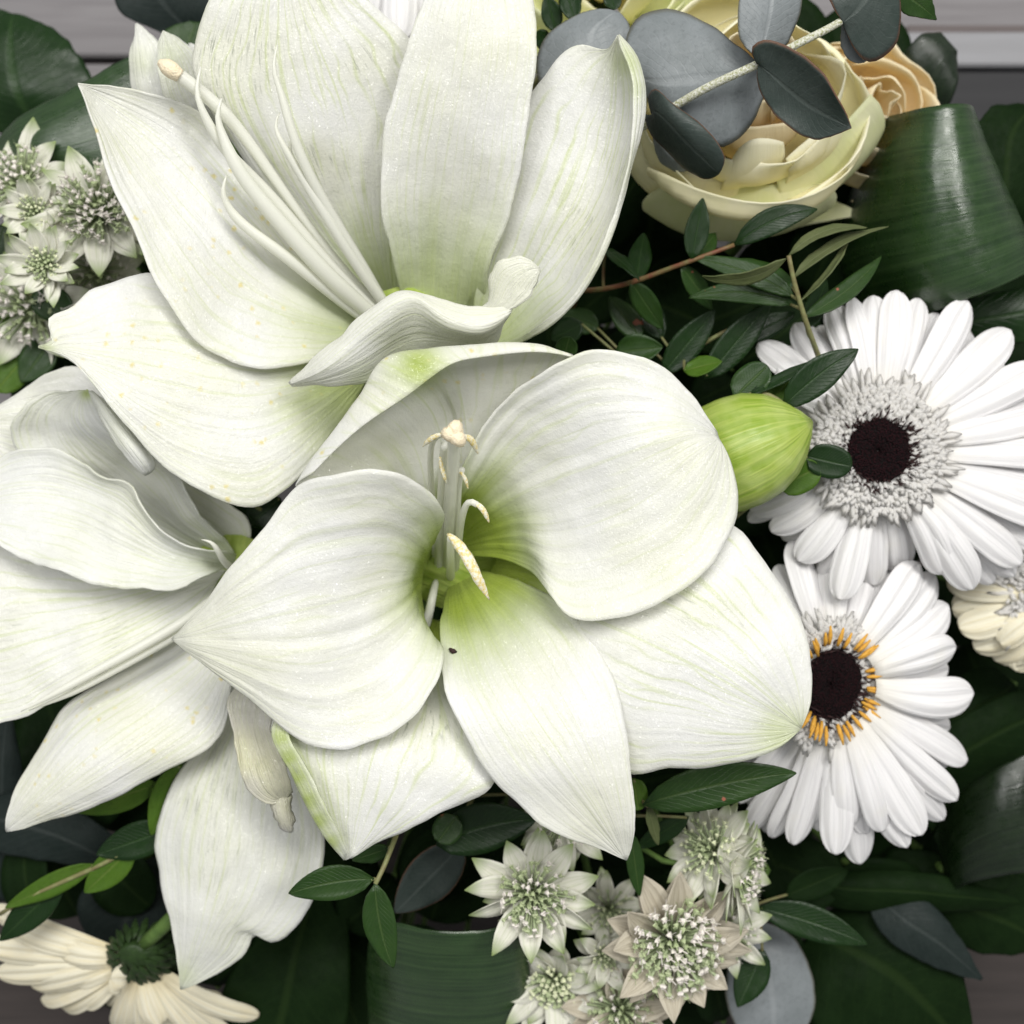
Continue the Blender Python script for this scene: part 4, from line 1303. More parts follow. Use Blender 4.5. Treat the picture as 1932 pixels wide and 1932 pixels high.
round_leaf(EU, ([(1190, 215, -4.4), (1100, 200, -4.6), (1030, 175, -4.8), (1012, 130, -4.9), (1025, 75, -4.9), (1075, 35, -4.8), (1120, 20, -4.7), (1165, 22, -4.6)],
                [(1195, 212, -4.4), (1215, 160, -4.6), (1210, 110, -4.7), (1200, 80, -4.7), (1190, 60, -4.6), (1185, 45, -4.6), (1178, 35, -4.6), (1168, 23, -4.6)]),
           [(1192, 214, -4.4), (1140, 150, -4.4), (1115, 100, -4.4), (1120, 60, -4.4), (1166, 22, -4.6)], 'leaf_eucalyptus', seed=68)
round_leaf(EU, ([(1680, -25, -2.3), (1700, 20, -2.7), (1730, 32, -2.9), (1766, 38, -3.2)],
                [(1690, -40, -2.3), (1740, -30, -2.6), (1760, 5, -2.9), (1767, 36, -3.2)]),
           [(1685, -30, -2.3), (1715, -5, -2.6), (1742, 15, -2.9), (1767, 37, -3.2)], 'leaf_mid', seed=69)
V, F, uv, g = tube([P(1432, 118, -1.6), P(1436, 104, -1.4), P(1442, 92, -1.2)], [.0009, .0013, .0003], 8, 8)
mesh('leaf_bud', V, F, 'eucalyptus_stem', EU, uv)
stem_to_base(EU, P(1160, 275, -5), .0013, 'eucalyptus_stem')

GF = 'foliage sprigs'
sprig('pistache_sprig', 'sprig with narrow olive leaflets arching in front of the folded leaf', 'foliage',
      [(1555, 700, -6), (1532, 640, -4.6), (1515, 590, -4), (1498, 530, -3.6), (1488, 482, -3.3)],
      [((1484, 488, -3.4), (1325, 521, -4), 34, 'leaf_olive', dict(arch=.004, bend=-.0052, roll=.9)),
       ((1488, 482, -3.3), (1636, 430, -3.8), 34, 'leaf_olive', dict(arch=.004, bend=-.0046, roll=.8)),
       ((1496, 525, -3.6), (1676, 428, -4), 30, 'leaf_olive', dict(arch=.003, bend=-.0042, roll=.8)),
       ((1508, 570, -3.9), (1603, 446, -4.2), 20, 'leaf_olive', dict(bend=.003, roll=1.1)),
       ((1500, 560, -4.2), (1310, 488, -5.2), 44, 'leaf_mid', dict(bend=.002)),
       ((1500, 545, -4.3), (1390, 488, -5.5), 46, 'leaf_mid', dict(roll=-.2)),
       ((1500, 575, -4.4), (1300, 562, -5.4), 42, 'leaf_mid', dict(bend=.003)),
       ((1515, 600, -4.4), (1662, 484, -5.2), 40, 'leaf_mid', dict(bend=.002, roll=.4)),
       ((1520, 620, -5), (1560, 530, -6), 40, 'leaf_dark')], group=GF)
sprig('pistache_sprig', 'sprig of dark glossy leaflets just below the full cream rose', 'foliage',
      [(1090, 548, -7.5), (1140, 545, -6.6), (1200, 530, -6), (1260, 508, -5.6), (1310, 490, -5.2), (1385, 462, -5)],
      [((1385, 462, -5), (1542, 395, -4.6), 50, 'leaf_dark', dict(bend=-.0018, arch=.003)),
       ((1305, 490, -5.2), (1326, 374, -4.8), 46, 'leaf_dark', dict()),
       ((1310, 492, -5.2), (1350, 440, -6), 40, 'leaf_mid', dict()),
       ((1285, 502, -5.5), (1345, 585, -6.4), 46, 'leaf_mid', dict(roll=.3)),
       ((1200, 530, -6), (1215, 440, -7), 44, 'leaf_dark', dict()),
       ((1190, 530, -6), (1250, 620, -7), 46, 'leaf_mid', dict(roll=-.3)),
       ((1140, 470, -6.6), (1206, 528, -5.4), 34, 'leaf_dark', dict(roll=.6, arch=.002))], smat='stem_red', group=GF)
sprig('pistache_sprig', 'shaded sprig of broad dark leaflets between rose and open amaryllis', 'foliage',
      [(1180, 800, -9), (1250, 720, -7.4), (1310, 660, -6.8), (1380, 620, -6.4)],
      [((1250, 705, -6.8), (1350, 585, -6.2), 58, 'leaf_dark', dict()),
       ((1330, 715, -6.4), (1455, 568, -5.8), 60, 'leaf_dark', dict()),
       ((1160, 665, -6.6), (1250, 655, -6.2), 60, 'leaf_mid', dict(cup=.3)),
       ((1062, 680, -5), (1075, 636, -4.4), 42, 'leaf_mid', dict(prof=pf_oval)),
       ((1290, 700, -5.4), (1362, 682, -4.9), 44, 'leaf_bright', dict(roll=.5)),
       ((1210, 640, -7.4), (1150, 560, -7.6), 50, 'leaf_mid', dict()),
       ((1250, 640, -7.4), (1200, 540, -7.6), 50, 'leaf_dark', dict()),
       ((1400, 640, -6.4), (1500, 590, -6.6), 44, 'leaf_dark', dict()),
       ((1100, 610, -7.6), (1040, 640, -7.8), 50, 'leaf_dark', dict()),
       ((1130, 620, -8), (1060, 590, -8.2), 50, 'leaf_mid', dict())], group=GF)
sprig('pistache_sprig', 'sprig with long dark leaflet overlapping the white gerbera above the bud', 'foliage',
      [(1300, 800, -6), (1350, 765, -4.6), (1400, 745, -4.0), (1440, 742, -3.8), (1480, 762, -3.6)],
      [((1476, 768, -3.5), (1619, 659, -3.2), 66, 'leaf_dark', dict(bend=-.0012, arch=.002)),
       ((1385, 750, -4), (1448, 690, -3.8), 64, 'leaf_mid', dict(prof=pf_oval, roll=.3)),
       ((1412, 745, -3.8), (1543, 679, -3.4), 26, 'leaf_dark', dict(roll=.5)),
       ((1450, 760, -4.1), (1492, 715, -4.2), 40, 'leaf_bright', dict(prof=pf_oval))], group=GF)
sprig('pistache_sprig', 'pair of oval leaflets poking out under the lime bud', 'foliage',
      [(1380, 980, -7.5), (1430, 940, -6), (1475, 905, -5)],
      [((1520, 860, -4.4), (1607, 880, -4.3), 64, 'leaf_dark', dict(prof=pf_oval, roll=-.2)),
       ((1468, 920, -4.7), (1546, 880, -4.4), 64, 'leaf_bright', dict(prof=pf_oval))], group=GF)
sprig('pistache_sprig', 'sprig with one large dark leaflet below the open amaryllis and beside the yellow-ringed gerbera', 'foliage',
      [(1150, 1560, -7), (1180, 1530, -5), (1215, 1512, -4.2)],
      [((1212, 1518, -4), (1502, 1458, -3.4), 84, 'leaf_mid', dict(bend=-.0022, arch=.003)),
       ((1195, 1468, -4.2), (1205, 1528, -4.2), 44, 'leaf_bright', dict(prof=pf_oval)),
       ((1222, 1520, -4.4), (1242, 1594, -4.8), 26, 'leaf_olive', dict(roll=.5)),
       ((1190, 1570, -5), (1206, 1690, -5.4), 36, 'leaf_mid', dict(roll=.3)),
       ((1300, 1540, -6), (1200, 1600, -6.6), 40, 'leaf_dark', dict())], group=GF)
sprig('pistache_sprig', 'sprig of two speckled leaflets hanging under the curled amaryllis petal tip', 'foliage',
      [(760, 1540, -5), (740, 1595, -3.4), (722, 1640, -3), (708, 1668, -2.8)],
      [((706, 1658, -2.8), (545, 1686, -2.9), 66, 'leaf_mid', dict(bend=.0015, arch=.001)),
       ((708, 1666, -2.8), (742, 1826, -3), 62, 'leaf_mid', dict(bend=.0012)),
       ((735, 1600, -3.6), (665, 1622, -4), 34, 'leaf_mid', dict())], group=GF)
sprig('pistache_sprig', 'shaded leafy sprig between the open amaryllis and the rolled cup leaf', 'foliage',
      [(900, 1480, -8), (880, 1530, -6.6), (850, 1580, -6)],
      [((823, 1594, -6), (1012, 1546, -5.6), 96, 'leaf_dark', dict(bend=-.002)),
       ((862, 1540, -5.6), (826, 1588, -5.4), 56, 'leaf_mid', dict(prof=pf_oval)),
       ((875, 1590, -8), (745, 1722, -8.6), 92, 'leaf_eucalyptus_dark', dict()),
       ((960, 1500, -7), (1000, 1470, -6.6), 50, 'leaf_mid', dict())], group=GF)
sprig('pistache_sprig', 'bright green sprig under the pointed petal of the greyish amaryllis', 'foliage',
      [(400, 1500, -8.2), (340, 1500, -7.4), (290, 1560, -7.2), (230, 1610, -7.2), (150, 1650, -7.4), (60, 1690, -7.6), (0, 1725, -7.8)],
      [((340, 1440, -6.6), (286, 1576, -6.8), 60, 'leaf_bright', dict(roll=.2)),
       ((330, 1560, -7.0), (182, 1612, -7.2), 70, 'leaf_dark', dict()),
       ((255, 1595, -7.2), (160, 1684, -7.4), 62, 'leaf_bright', dict()),
       ((180, 1630, -7.4), (10, 1712, -7.6), 44, 'leaf_bright', dict()),
       ((300, 1480, -7.2), (140, 1530, -7.6), 60, 'leaf_bright', dict(roll=-.3)),
       ((120, 1660, -7.6), (0, 1775, -8), 64, 'leaf_dark', dict())], group=GF)
sprig('pistache_sprig', 'dark leaflets pointing away from the brown-bracted astrantia over the blue grey leaf', 'foliage',
      [(1380, 1680, -10), (1410, 1700, -9), (1432, 1712, -8.4)],
      [((1430, 1712, -8.2), (1636, 1782, -7.8), 66, 'leaf_dark', dict(bend=-.0012)),
       ((1440, 1790, -8.2), (1392, 1900, -8), 66, 'leaf_dark', dict()),
       ((1480, 1690, -9.2), (1600, 1640, -9.2), 60, 'leaf_shade', dict())], group=GF)
sprig('pistache_sprig', 'green leaflets among the astrantia heads beside the pollen-dusted petal', 'foliage',
      [(100, 660, -10), (60, 620, -9.2), (40, 560, -8.8), (30, 460, -8.6), (20, 380, -8.8)],
      [((60, 555, -7.4), (135, 590, -7.6), 66, 'leaf_mid', dict(prof=pf_oval)),
       ((15, 395, -8.6), (60, 470, -8.6), 40, 'leaf_mid', dict()),
       ((30, 640, -8.6), (-20, 610, -8.4), 80, 'leaf_bright', dict()),
       ((100, 640, -8.6), (40, 720, -8.6), 70, 'leaf_mid', dict()),
       ((-10, 740, -8.8), (60, 660, -8.8), 66, 'leaf_bright', dict()),
       ((150, 440, -9), (110, 370, -9), 40, 'leaf_mid', dict()),
       ((10, 420, -8.6), (-20, 520, -8.6), 50, 'leaf_mid', dict())], group=GF)
sprig('pistache_sprig', 'small dark leaflets lying on the yellow green rose', 'foliage',
      [(1010, 160, -8), (1040, 80, -6.6), (1060, 10, -6), (1070, -60, -6)],
      [((1058, 20, -6), (1100, -30, -5.6), 44, 'leaf_dark', dict()), ((1050, 60, -6.2), (1030, -10, -5.8), 40, 'leaf_dark', dict()),
       ((1035, 90, -6.6), (1012, 60, -6.2), 34, 'leaf_dark', dict(prof=pf_oval)), ((1070, -10, -5.8), (1085, 40, -5.6), 40, 'leaf_dark', dict()),
       ((1150, -20, -5.4), (1160, 18, -5.2), 34, 'leaf_dark', dict(prof=pf_oval))], group=GF)
sprig('pistache_sprig', 'small green leaf showing in the gap between three amaryllis blooms', 'foliage',
      [(520, 1000, -9), (490, 960, -8), (460, 940, -7.6)],
      [((440, 935, -7.4), (540, 905, -7.2), 66, 'leaf_bright', dict()), ((530, 940, -8), (470, 990, -8), 80, 'leaf_dark', dict())], group=GF)

# broad leaves --------------------------------------------------------------


def broad(name, label, cat, curves, mat, seed, group=None, n=36, m=31, wob=.0009, uvflip=True, base=None, edge=.0006, solid=.0005):
    b = P(*(base or curves[len(curves) // 2][0]))
    o = thing(name, label, cat, b, group)
    V, F, uv, g = loft(curves, n=n, m=m, wob=wob, edge=edge, gb=(-1, -.5), seed=seed, stri=0)
    mesh('blade', V, F, mat, o, uv, solid=solid)
    stem_to_base(o, b, .0016, 'stem_green')
    return o


GA = 'folded broad leaves'
# lengthwise curves run along the leaf (around the loop)
broad('aspidistra_leaf', 'large glossy ribbed leaf rolled into a loop beside the full cream rose', 'leaf', [
    [(1640, 300, -12), (1650, 250, -10), (1664, 226, -8.2), (1705, 212, -6.4), (1755, 203, -5.3), (1800, 197, -5.1), (1832, 200, -6.0), (1842, 230, -9)],
    [(1600, 400, -12), (1608, 360, -10), (1642, 330, -8.2), (1695, 315, -6.3), (1755, 305, -5.2), (1812, 300, -5.0), (1860, 290, -6.0), (1872, 310, -9)],
    [(1570, 500, -12), (1586, 470, -10.2), (1627, 445, -8.3), (1695, 430, -6.4), (1765, 415, -5.3), (1835, 400, -5.1), (1898, 385, -6.1), (1915, 400, -9)],
    [(1610, 580, -12), (1626, 570, -10.4), (1662, 560, -8.6), (1720, 545, -6.8), (1790, 525, -5.7), (1865, 500, -5.5), (1932, 470, -6.4), (1955, 480, -9)],
    [(1650, 610, -12), (1666, 605, -10.6), (1698, 600, -9.0), (1745, 592, -7.4), (1810, 570, -6.2), (1885, 540, -5.9), (1948, 512, -6.8), (1975, 520, -9)]], 'leaf_aspidistra', 71, GA, n=44, m=41, wob=.0006)
broad('aspidistra_leaf', 'ribbed leaf rolled into an upright cup with a black hollow inside', 'leaf', [
    [(740, 1700, -9.5), (700, 1752, -9), (720, 1744, -7.4), (755, 1742, -6.6), (800, 1752, -6.1), (870, 1757, -5.9), (935, 1750, -6.1), (980, 1738, -6.6), (1000, 1735, -7.4), (1010, 1715, -9)],
    [(740, 1760, -11), (697, 1800, -10), (712, 1815, -8), (752, 1825, -7), (800, 1835, -6.6), (870, 1838, -6.4), (940, 1832, -6.6), (985, 1820, -7), (1005, 1810, -8), (1012, 1780, -10)],
    [(740, 1820, -12), (697, 1860, -11), (712, 1890, -9), (752, 1905, -8), (800, 1915, -7.6), (870, 1920, -7.4), (940, 1915, -7.6), (985, 1900, -8), (1005, 1890, -9), (1012, 1850, -11)],
    [(740, 1920, -13), (700, 1960, -12), (715, 1990, -10), (755, 2010, -9), (800, 2020, -8.6), (870, 2025, -8.4), (940, 2020, -8.6), (985, 2005, -9), (1005, 1990, -10), (1012, 1950, -12)]], 'leaf_aspidistra', 72, GA, n=50, m=33, wob=.0004)
broad('aspidistra_leaf', 'dark folded strap leaf behind the pollen-dusted petal', 'leaf', [
    [(330, 90, -9), (250, 104, -8.4), (150, 160, -8.1), (60, 205, -8), (20, 232, -8.2), (-20, 280, -9)],
    [(340, 150, -9), (260, 190, -8), (170, 235, -7.6), (90, 265, -7.5), (40, 280, -7.8), (-20, 320, -9)],
    [(350, 230, -9), (290, 300, -8.3), (230, 330, -8), (140, 330, -8), (60, 320, -8.2), (-20, 350, -9)]], 'leaf_aspidistra', 73, GA, base=(330, 150, -9.2))
broad('aspidistra_leaf', 'shaded looped leaf with striped sheen beside the yellow-ringed gerbera', 'leaf', [
    [(1760, 1580, -12), (1790, 1520, -11), (1830, 1480, -10), (1880, 1450, -9.4), (1940, 1420, -9.2), (2000, 1400, -10)],
    [(1780, 1640, -12), (1800, 1590, -10.6), (1840, 1555, -9.6), (1885, 1535, -9), (1945, 1520, -9), (2000, 1510, -10)],
    [(1780, 1700, -12), (1810, 1675, -10.8), (1850, 1660, -9.9), (1900, 1650, -9.3), (1950, 1640, -9.3), (2000, 1640, -10)]], 'leaf_aspidistra_shade', 74, GA, base=(1780, 1640, -12.2))
broad('aspidistra_leaf', 'dark looped leaf standing between the peach rose and the white batten', 'leaf', [
    [(1670, 200, -13), (1690, 140, -11.5), (1710, 95, -10.8), (1740, 65, -10.6), (1775, 62, -10.8)],
    [(1700, 230, -13), (1720, 170, -11.3), (1745, 120, -10.6), (1775, 90, -10.5), (1800, 90, -10.8)],
    [(1760, 250, -13), (1785, 210, -11.5), (1805, 160, -11), (1808, 120, -11), (1805, 95, -11)]], 'leaf_aspidistra_shade', 75, GA)
GB = 'broad dark leaves around the edge'
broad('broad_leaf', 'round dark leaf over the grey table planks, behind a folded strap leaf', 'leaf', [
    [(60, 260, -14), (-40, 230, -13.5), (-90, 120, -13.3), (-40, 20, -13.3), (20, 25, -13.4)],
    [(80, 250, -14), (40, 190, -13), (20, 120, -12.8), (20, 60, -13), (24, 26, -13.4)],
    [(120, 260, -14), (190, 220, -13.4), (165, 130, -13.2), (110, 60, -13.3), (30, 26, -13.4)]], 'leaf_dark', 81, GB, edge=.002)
broad('broad_leaf', 'grey green leaf edge over the grey planks behind the folded amaryllis tips', 'leaf', [
    [(400, 120, -13), (300, 60, -12), (230, 25, -11.6), (218, -20, -11.6), (240, -70, -11.8)],
    [(410, 100, -13), (340, 40, -12), (300, -10, -11.5), (290, -50, -11.5), (280, -80, -11.8)],
    [(430, 90, -13), (400, 20, -12), (390, -30, -11.7), (370, -70, -11.7), (300, -90, -11.8)]], 'leaf_grey_shade', 82, GB)
broad('broad_leaf', 'small dark leaf squeezed between folded amaryllis tips and a tall petal', 'leaf', [
    [(330, 170, -12), (300, 110, -11.3), (310, 60, -11), (360, 40, -11)], [(370, 170, -12), (350, 110, -11.2), (360, 70, -11), (370, 42, -11)], [(410, 170, -12), (400, 110, -11.3), (400, 70, -11), (385, 42, -11)]], 'leaf_mid', 89, GB)
broad('broad_leaf', 'dark veined leaf on the far side of the large rolled leaf', 'leaf', [
    [(1850, 480, -13), (1830, 380, -11.5), (1830, 280, -11), (1860, 210, -10.9), (1920, 195, -11)],
    [(1930, 480, -13), (1900, 400, -11), (1900, 310, -10.6), (1915, 240, -10.7), (1960, 200, -11)],
    [(2000, 480, -13), (2000, 400, -11.5), (2000, 310, -11), (1990, 240, -11), (1970, 200, -11)]], 'leaf_shade', 83, GB, edge=.002)
broad('broad_leaf', 'dark leaf strip between the large rolled leaf and the black-eyed gerbera', 'leaf', [
    [(1700, 640, -11), (1760, 590, -9.6), (1850, 560, -9), (1950, 540, -8.8), (2010, 540, -9)],
    [(1710, 660, -11), (1780, 620, -9.4), (1870, 600, -8.8), (1950, 585, -8.6), (2010, 560, -9)],
    [(1730, 700, -11), (1800, 670, -9.8), (1880, 650, -9.2), (1950, 640, -9), (2010, 580, -9)]], 'leaf_dark', 84, GB)
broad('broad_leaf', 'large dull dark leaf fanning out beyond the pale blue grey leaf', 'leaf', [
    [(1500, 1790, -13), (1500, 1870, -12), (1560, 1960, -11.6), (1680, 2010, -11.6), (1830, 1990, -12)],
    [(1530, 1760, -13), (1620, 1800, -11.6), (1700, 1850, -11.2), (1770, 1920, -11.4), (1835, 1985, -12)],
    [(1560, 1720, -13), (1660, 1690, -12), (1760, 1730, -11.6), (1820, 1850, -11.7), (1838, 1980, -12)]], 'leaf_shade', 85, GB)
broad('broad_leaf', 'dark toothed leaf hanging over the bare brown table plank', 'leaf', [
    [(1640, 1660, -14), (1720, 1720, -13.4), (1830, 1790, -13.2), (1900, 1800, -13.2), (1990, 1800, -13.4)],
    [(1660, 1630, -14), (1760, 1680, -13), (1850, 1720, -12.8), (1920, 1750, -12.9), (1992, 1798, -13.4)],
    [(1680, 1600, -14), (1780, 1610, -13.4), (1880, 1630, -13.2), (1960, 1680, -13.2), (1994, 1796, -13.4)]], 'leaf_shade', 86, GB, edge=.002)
broad('eucalyptus_leaf', 'pale blue grey eucalyptus leaf under the brownish astrantia', 'leaf', [
    [(1400, 1720, -11), (1385, 1780, -10.6), (1370, 1860, -10.4), (1390, 1940, -10.4), (1440, 1980, -10.6)],
    [(1410, 1730, -11), (1440, 1790, -10.2), (1455, 1860, -10), (1460, 1920, -10.1), (1455, 1982, -10.6)],
    [(1420, 1735, -11), (1490, 1762, -10.6), (1530, 1830, -10.4), (1532, 1920, -10.4), (1470, 1982, -10.6)]], 'leaf_eucalyptus', 87, GB)
broad('eucalyptus_leaf', 'narrow dim blue grey leaf lying on large dull dark leaves', 'leaf', [
    [(1640, 1690, -11.8), (1650, 1740, -11.3), (1700, 1790, -11), (1780, 1830, -10.9), (1850, 1850, -11)],
    [(1650, 1685, -11.8), (1700, 1730, -11), (1760, 1770, -10.7), (1810, 1810, -10.8), (1852, 1848, -11)],
    [(1660, 1680, -11.8), (1730, 1690, -11.2), (1790, 1740, -11), (1830, 1800, -10.9), (1854, 1845, -11)]], 'leaf_grey_shade', 88, GB)
broad('eucalyptus_leaf', 'dim grey green leaf beneath the bright green sprig', 'leaf', [
    [(240, 1680, -12), (160, 1640, -11.4), (60, 1620, -11), (-20, 1600, -11), (-60, 1560, -11.2)],
    [(240, 1650, -12), (160, 1600, -11.2), (60, 1560, -10.8), (-20, 1545, -10.9), (-60, 1550, -11.2)],
    [(240, 1600, -12), (180, 1550, -11.5), (80, 1500, -11.2), (0, 1500, -11.2), (-60, 1540, -11.2)]], 'leaf_grey_shade', 90, GB)
broad('eucalyptus_leaf', 'grey green leaf beside the turned-away cream gerbera', 'leaf', [
    [(330, 1600, -13), (230, 1640, -12.4), (150, 1690, -12.2), (160, 1760, -12.2), (220, 1800, -12.4)],
    [(340, 1640, -13), (280, 1690, -12.1), (240, 1730, -12), (230, 1770, -12.1), (225, 1801, -12.4)],
    [(360, 1680, -13), (330, 1740, -12.4), (300, 1780, -12.2), (270, 1800, -12.2), (230, 1803, -12.4)]], 'leaf_grey_shade', 91, GB)
broad('broad_leaf', 'upright dark grey leaf under the creased amaryllis petal', 'leaf', [
    [(-10, 1700, -13), (-40, 1560, -12), (-40, 1440, -11.6), (10, 1340, -11.6)], [(20, 1700, -13), (5, 1560, -11.7), (5, 1440, -11.3), (14, 1340, -11.6)], [(60, 1700, -13), (52, 1560, -12), (40, 1440, -11.6), (20, 1342, -11.6)]], 'leaf_grey_shade', 92, GB)
broad('broad_leaf', 'very dark strap leaf between the notched amaryllis petal and the rolled cup leaf', 'leaf', [
    [(560, 1650, -13), (470, 1780, -11.5), (420, 1870, -11), (410, 1950, -11), (450, 2010, -11.3)], [(600, 1660, -13), (560, 1790, -11.1), (540, 1880, -10.7), (520, 1960, -10.8), (500, 2015, -11.3)], [(650, 1670, -13), (660, 1790, -11.4), (660, 1880, -11), (640, 1960, -11), (540, 2018, -11.3)]], 'leaf_shade', 93, GB)
broad('broad_leaf', 'dark strap leaf crossing behind the yellow-ringed gerbera', 'leaf', [
    [(1600, 1500, -14), (1700, 1430, -12.6), (1800, 1360, -12), (1900, 1310, -12), (2000, 1280, -12.2)], [(1620, 1560, -14), (1720, 1490, -12.2), (1820, 1420, -11.7), (1910, 1370, -11.7), (2000, 1330, -12.2)], [(1640, 1620, -14), (1740, 1560, -12.6), (1840, 1490, -12.2), (1920, 1440, -12.1), (2000, 1380, -12.2)]], 'leaf_shade', 94, GB)
broad('broad_leaf', 'dark long leaf lying below the yellow-ringed gerbera', 'leaf', [
    [(1440, 1590, -13), (1560, 1640, -11.8), (1680, 1640, -11.4), (1800, 1660, -11.3), (1930, 1700, -11.6)], [(1440, 1620, -13), (1560, 1670, -11.4), (1680, 1680, -11), (1800, 1690, -11), (1932, 1702, -11.6)], [(1440, 1660, -13), (1560, 1710, -11.8), (1680, 1720, -11.4), (1800, 1720, -11.4), (1934, 1705, -11.6)]], 'leaf_shade', 95, GB)

# ------------------------------------------------------------------ astrantia


def astrantia(label, cuvz, nrm, R, nb, seed, brown=False, heads='floret_pink', nfl=64, young=False):
    rs = np.random.RandomState(seed)
    c = P(*cuvz)
    nrm = np.array(nrm, float)
    nrm /= np.linalg.norm(nrm)
    a = np.cross(nrm, [.1, 1, .1])
    a /= np.linalg.norm(a)
    b = np.cross(nrm, a)
    o = thing('astrantia', label, 'astrantia', c - nrm * .006, 'astrantia heads')
    R *= 1.18
    for row in range(2):
        for q in range(nb if row == 0 else nb - 2):
            th = 2 * math.pi * (q + .5 * row) / (nb if row == 0 else nb - 2) + rs.normal(0, .07)
            d = a * math.cos(th) + b * math.sin(th)
            lift = (.18 if not young else .5) - row * .22 + rs.normal(0, .10) + (.25 * rs.rand() if brown else 0)
            ln = R * rs.uniform(.84, 1.08) * (1 - .10 * row)
            b_ = c + d * R * .10 - nrm * (.0006 + row * .0006)
            t_ = c + d * ln * math.cos(lift) + nrm * ln * math.sin(lift)
            V, F, uv, g = blade(b_, t_, R * .38, pf_bract, arch=rs.uniform(-.001, .0006) + (rs.normal(0, .0012) if brown else 0), cup=rs.uniform(.05, .5), roll=rs.normal(0, .3), n=8, m=5, up=nrm, bend=rs.normal(0, .0006))
            mesh('bract', V, F, 'astrantia_bract_brown' if brown else 'astrantia_bract', o, uv, solid=.0002)
    # florets: short stalks with small five-lobed heads
    SV, SF = [], []
    SETS = ([], [], []), ([], [], [])
    nfl = int(nfl * 1.15)
    ico_v = []
    for th in range(6):
        ico_v.append((math.cos(th * math.pi / 3), math.sin(th * math.pi / 3), 0))
    for q in range(nfl):
        rr = math.sqrt((q + .5) / nfl)
        HV, HF, _ = SETS[1 if rs.rand() < .45 else 0]
        th = q * 2.39996 + rs.normal(0, .1)
        d = a * math.cos(th) + b * math.sin(th)
        tilt = rr * 1.15
        ln = R * ((.36 if brown else .30) + .22 * rr) * rs.uniform(.88, 1.12) * (.75 if young else 1)
        dv = nrm * math.cos(tilt) + d * math.sin(tilt)
        p0 = c + d * R * .06 * rr
        p1 = p0 + dv * ln
        v, f, u_, g_ = tube([p0, (p0 + p1) / 2 - nrm * .0003 * rr, p1], [R * .018, R * .022], 4, 4)
        o_ = len(SV)
        SV += list(v)
        SF += [tuple(i + o_ for i in ff) for ff in f]
        hr = R * rs.uniform(.032, .046)
        e1 = np.cross(dv, [.3, .2, .9])
        e1 /= np.linalg.norm(e1)
        e2 = np.cross(dv, e1)
        o_ = len(HV)
        for hgt, rad in ((-.7, .35), (.1, 1.0), (.75, .75)):
            for j in range(6):
                t = j * math.pi / 3
                k_ = 1 + .22 * (-1) ** j
                HV.append(p1 + dv * hr * hgt + hr * rad * k_ * (e1 * math.cos(t) + e2 * math.sin(t)))
        HV.append(p1 + dv * hr * .45)
        for l in range(2):
            for j in range(6):
                HF.append((o_ + l * 6 + j, o_ + l * 6 + (j + 1) % 6, o_ + l * 6 + 6 + (j + 1) % 6, o_ + l * 6 + 6 + j))
        for j in range(6):
            HF.append((o_ + 12 + j, o_ + 12 + (j + 1) % 6, o_ + 18))
        if not young:
            for s in range(4):     # hair-thin stamens
                tt = s * 1.57 + rs.rand()
                w = dv * .8 + .8 * (e1 * math.cos(tt) + e2 * math.sin(tt))
                s0, s1 = p1, p1 + w * hr * rs.uniform(1.8, 2.8)
                o2 = len(HV)
                q_ = np.cross(w, e1 + .1 * e2)
                q_ /= np.linalg.norm(q_) + 1e-9
                wd = R * .0075
                HV += [s0 - q_ * wd, s0 + q_ * wd, s1 + q_ * wd, s1 - q_ * wd]
                HF.append((o2, o2 + 1, o2 + 2, o2 + 3))
    mesh('floret_stalks', SV, SF, 'floret_stalk', o, kind='stuff')
    mesh('florets', SETS[0][0], SETS[0][1], heads, o, kind='stuff', smooth=False)
    mesh('floret_buds', SETS[1][0], SETS[1][1], 'floret_bud', o, kind='stuff', smooth=False)
    stem_to_base(o, c - nrm * .0008, .0010, 'stem_green', d=-nrm)
    return o


astrantia('pink tipped astrantia star touching the left edge of the pollen-dusted petal', (188, 400, -6.6), (.05, .12, 1), .0215, 11, 1, nfl=72)
astrantia('astrantia star with greenish bracts behind the small cup-shaped one', (40, 345, -7.6), (-.2, .3, 1), .019, 11, 2, nfl=56)
astrantia('small half-open astrantia cup between two larger stars', (68, 402, -6.2), (.05, -.1, 1), .0115, 9, 3, heads='floret_pale', young=True, nfl=42)
astrantia('round pale green astrantia rosette below the pink tipped one', (85, 500, -5.8), (.02, -.05, 1), .0125, 10, 4, heads='floret_pale', young=True, nfl=48)
astrantia('shaded astrantia star under the pale green rosette', (62, 580, -8.4), (-.2, -.2, 1), .022, 11, 5, nfl=50)
astrantia('shaded astrantia wedged between two pollen-dusted amaryllis petals', (185, 510, -8.6), (.2, -.2, 1), .016, 10, 15, nfl=36)
astrantia('grey white astrantia star right above the rolled cup leaf', (1005, 1685, -5.6), (.02, .05, 1), .0190, 12, 6, nfl=66)
astrantia('small dull astrantia under the grey white star', (1045, 1850, -8), (-.1, -.2, 1), .0185, 11, 7, heads='floret_pale', young=True, nfl=50)
astrantia('largest astrantia head with withered brown bracts', (1268, 1775, -6.2), (.12, -.12, 1), .0235, 12, 8, brown=True, nfl=96)
astrantia('astrantia seen from the side below the large dark leaflet, green veined bracts', (1345, 1605, -6.2), (-.55, .35, .5), .0165, 12, 9, heads='floret_pale', nfl=44)
astrantia('astrantia seen edge-on, bristly stamens towards the yellow-ringed gerbera', (1390, 1640, -6.0), (.9, -.1, .45), .0170, 12, 10, nfl=60)
astrantia('astrantia star with green tips between brown-bracted head and blue grey leaf', (1370, 1760, -7.6), (.2, -.2, 1), .0150, 10, 11, nfl=40)
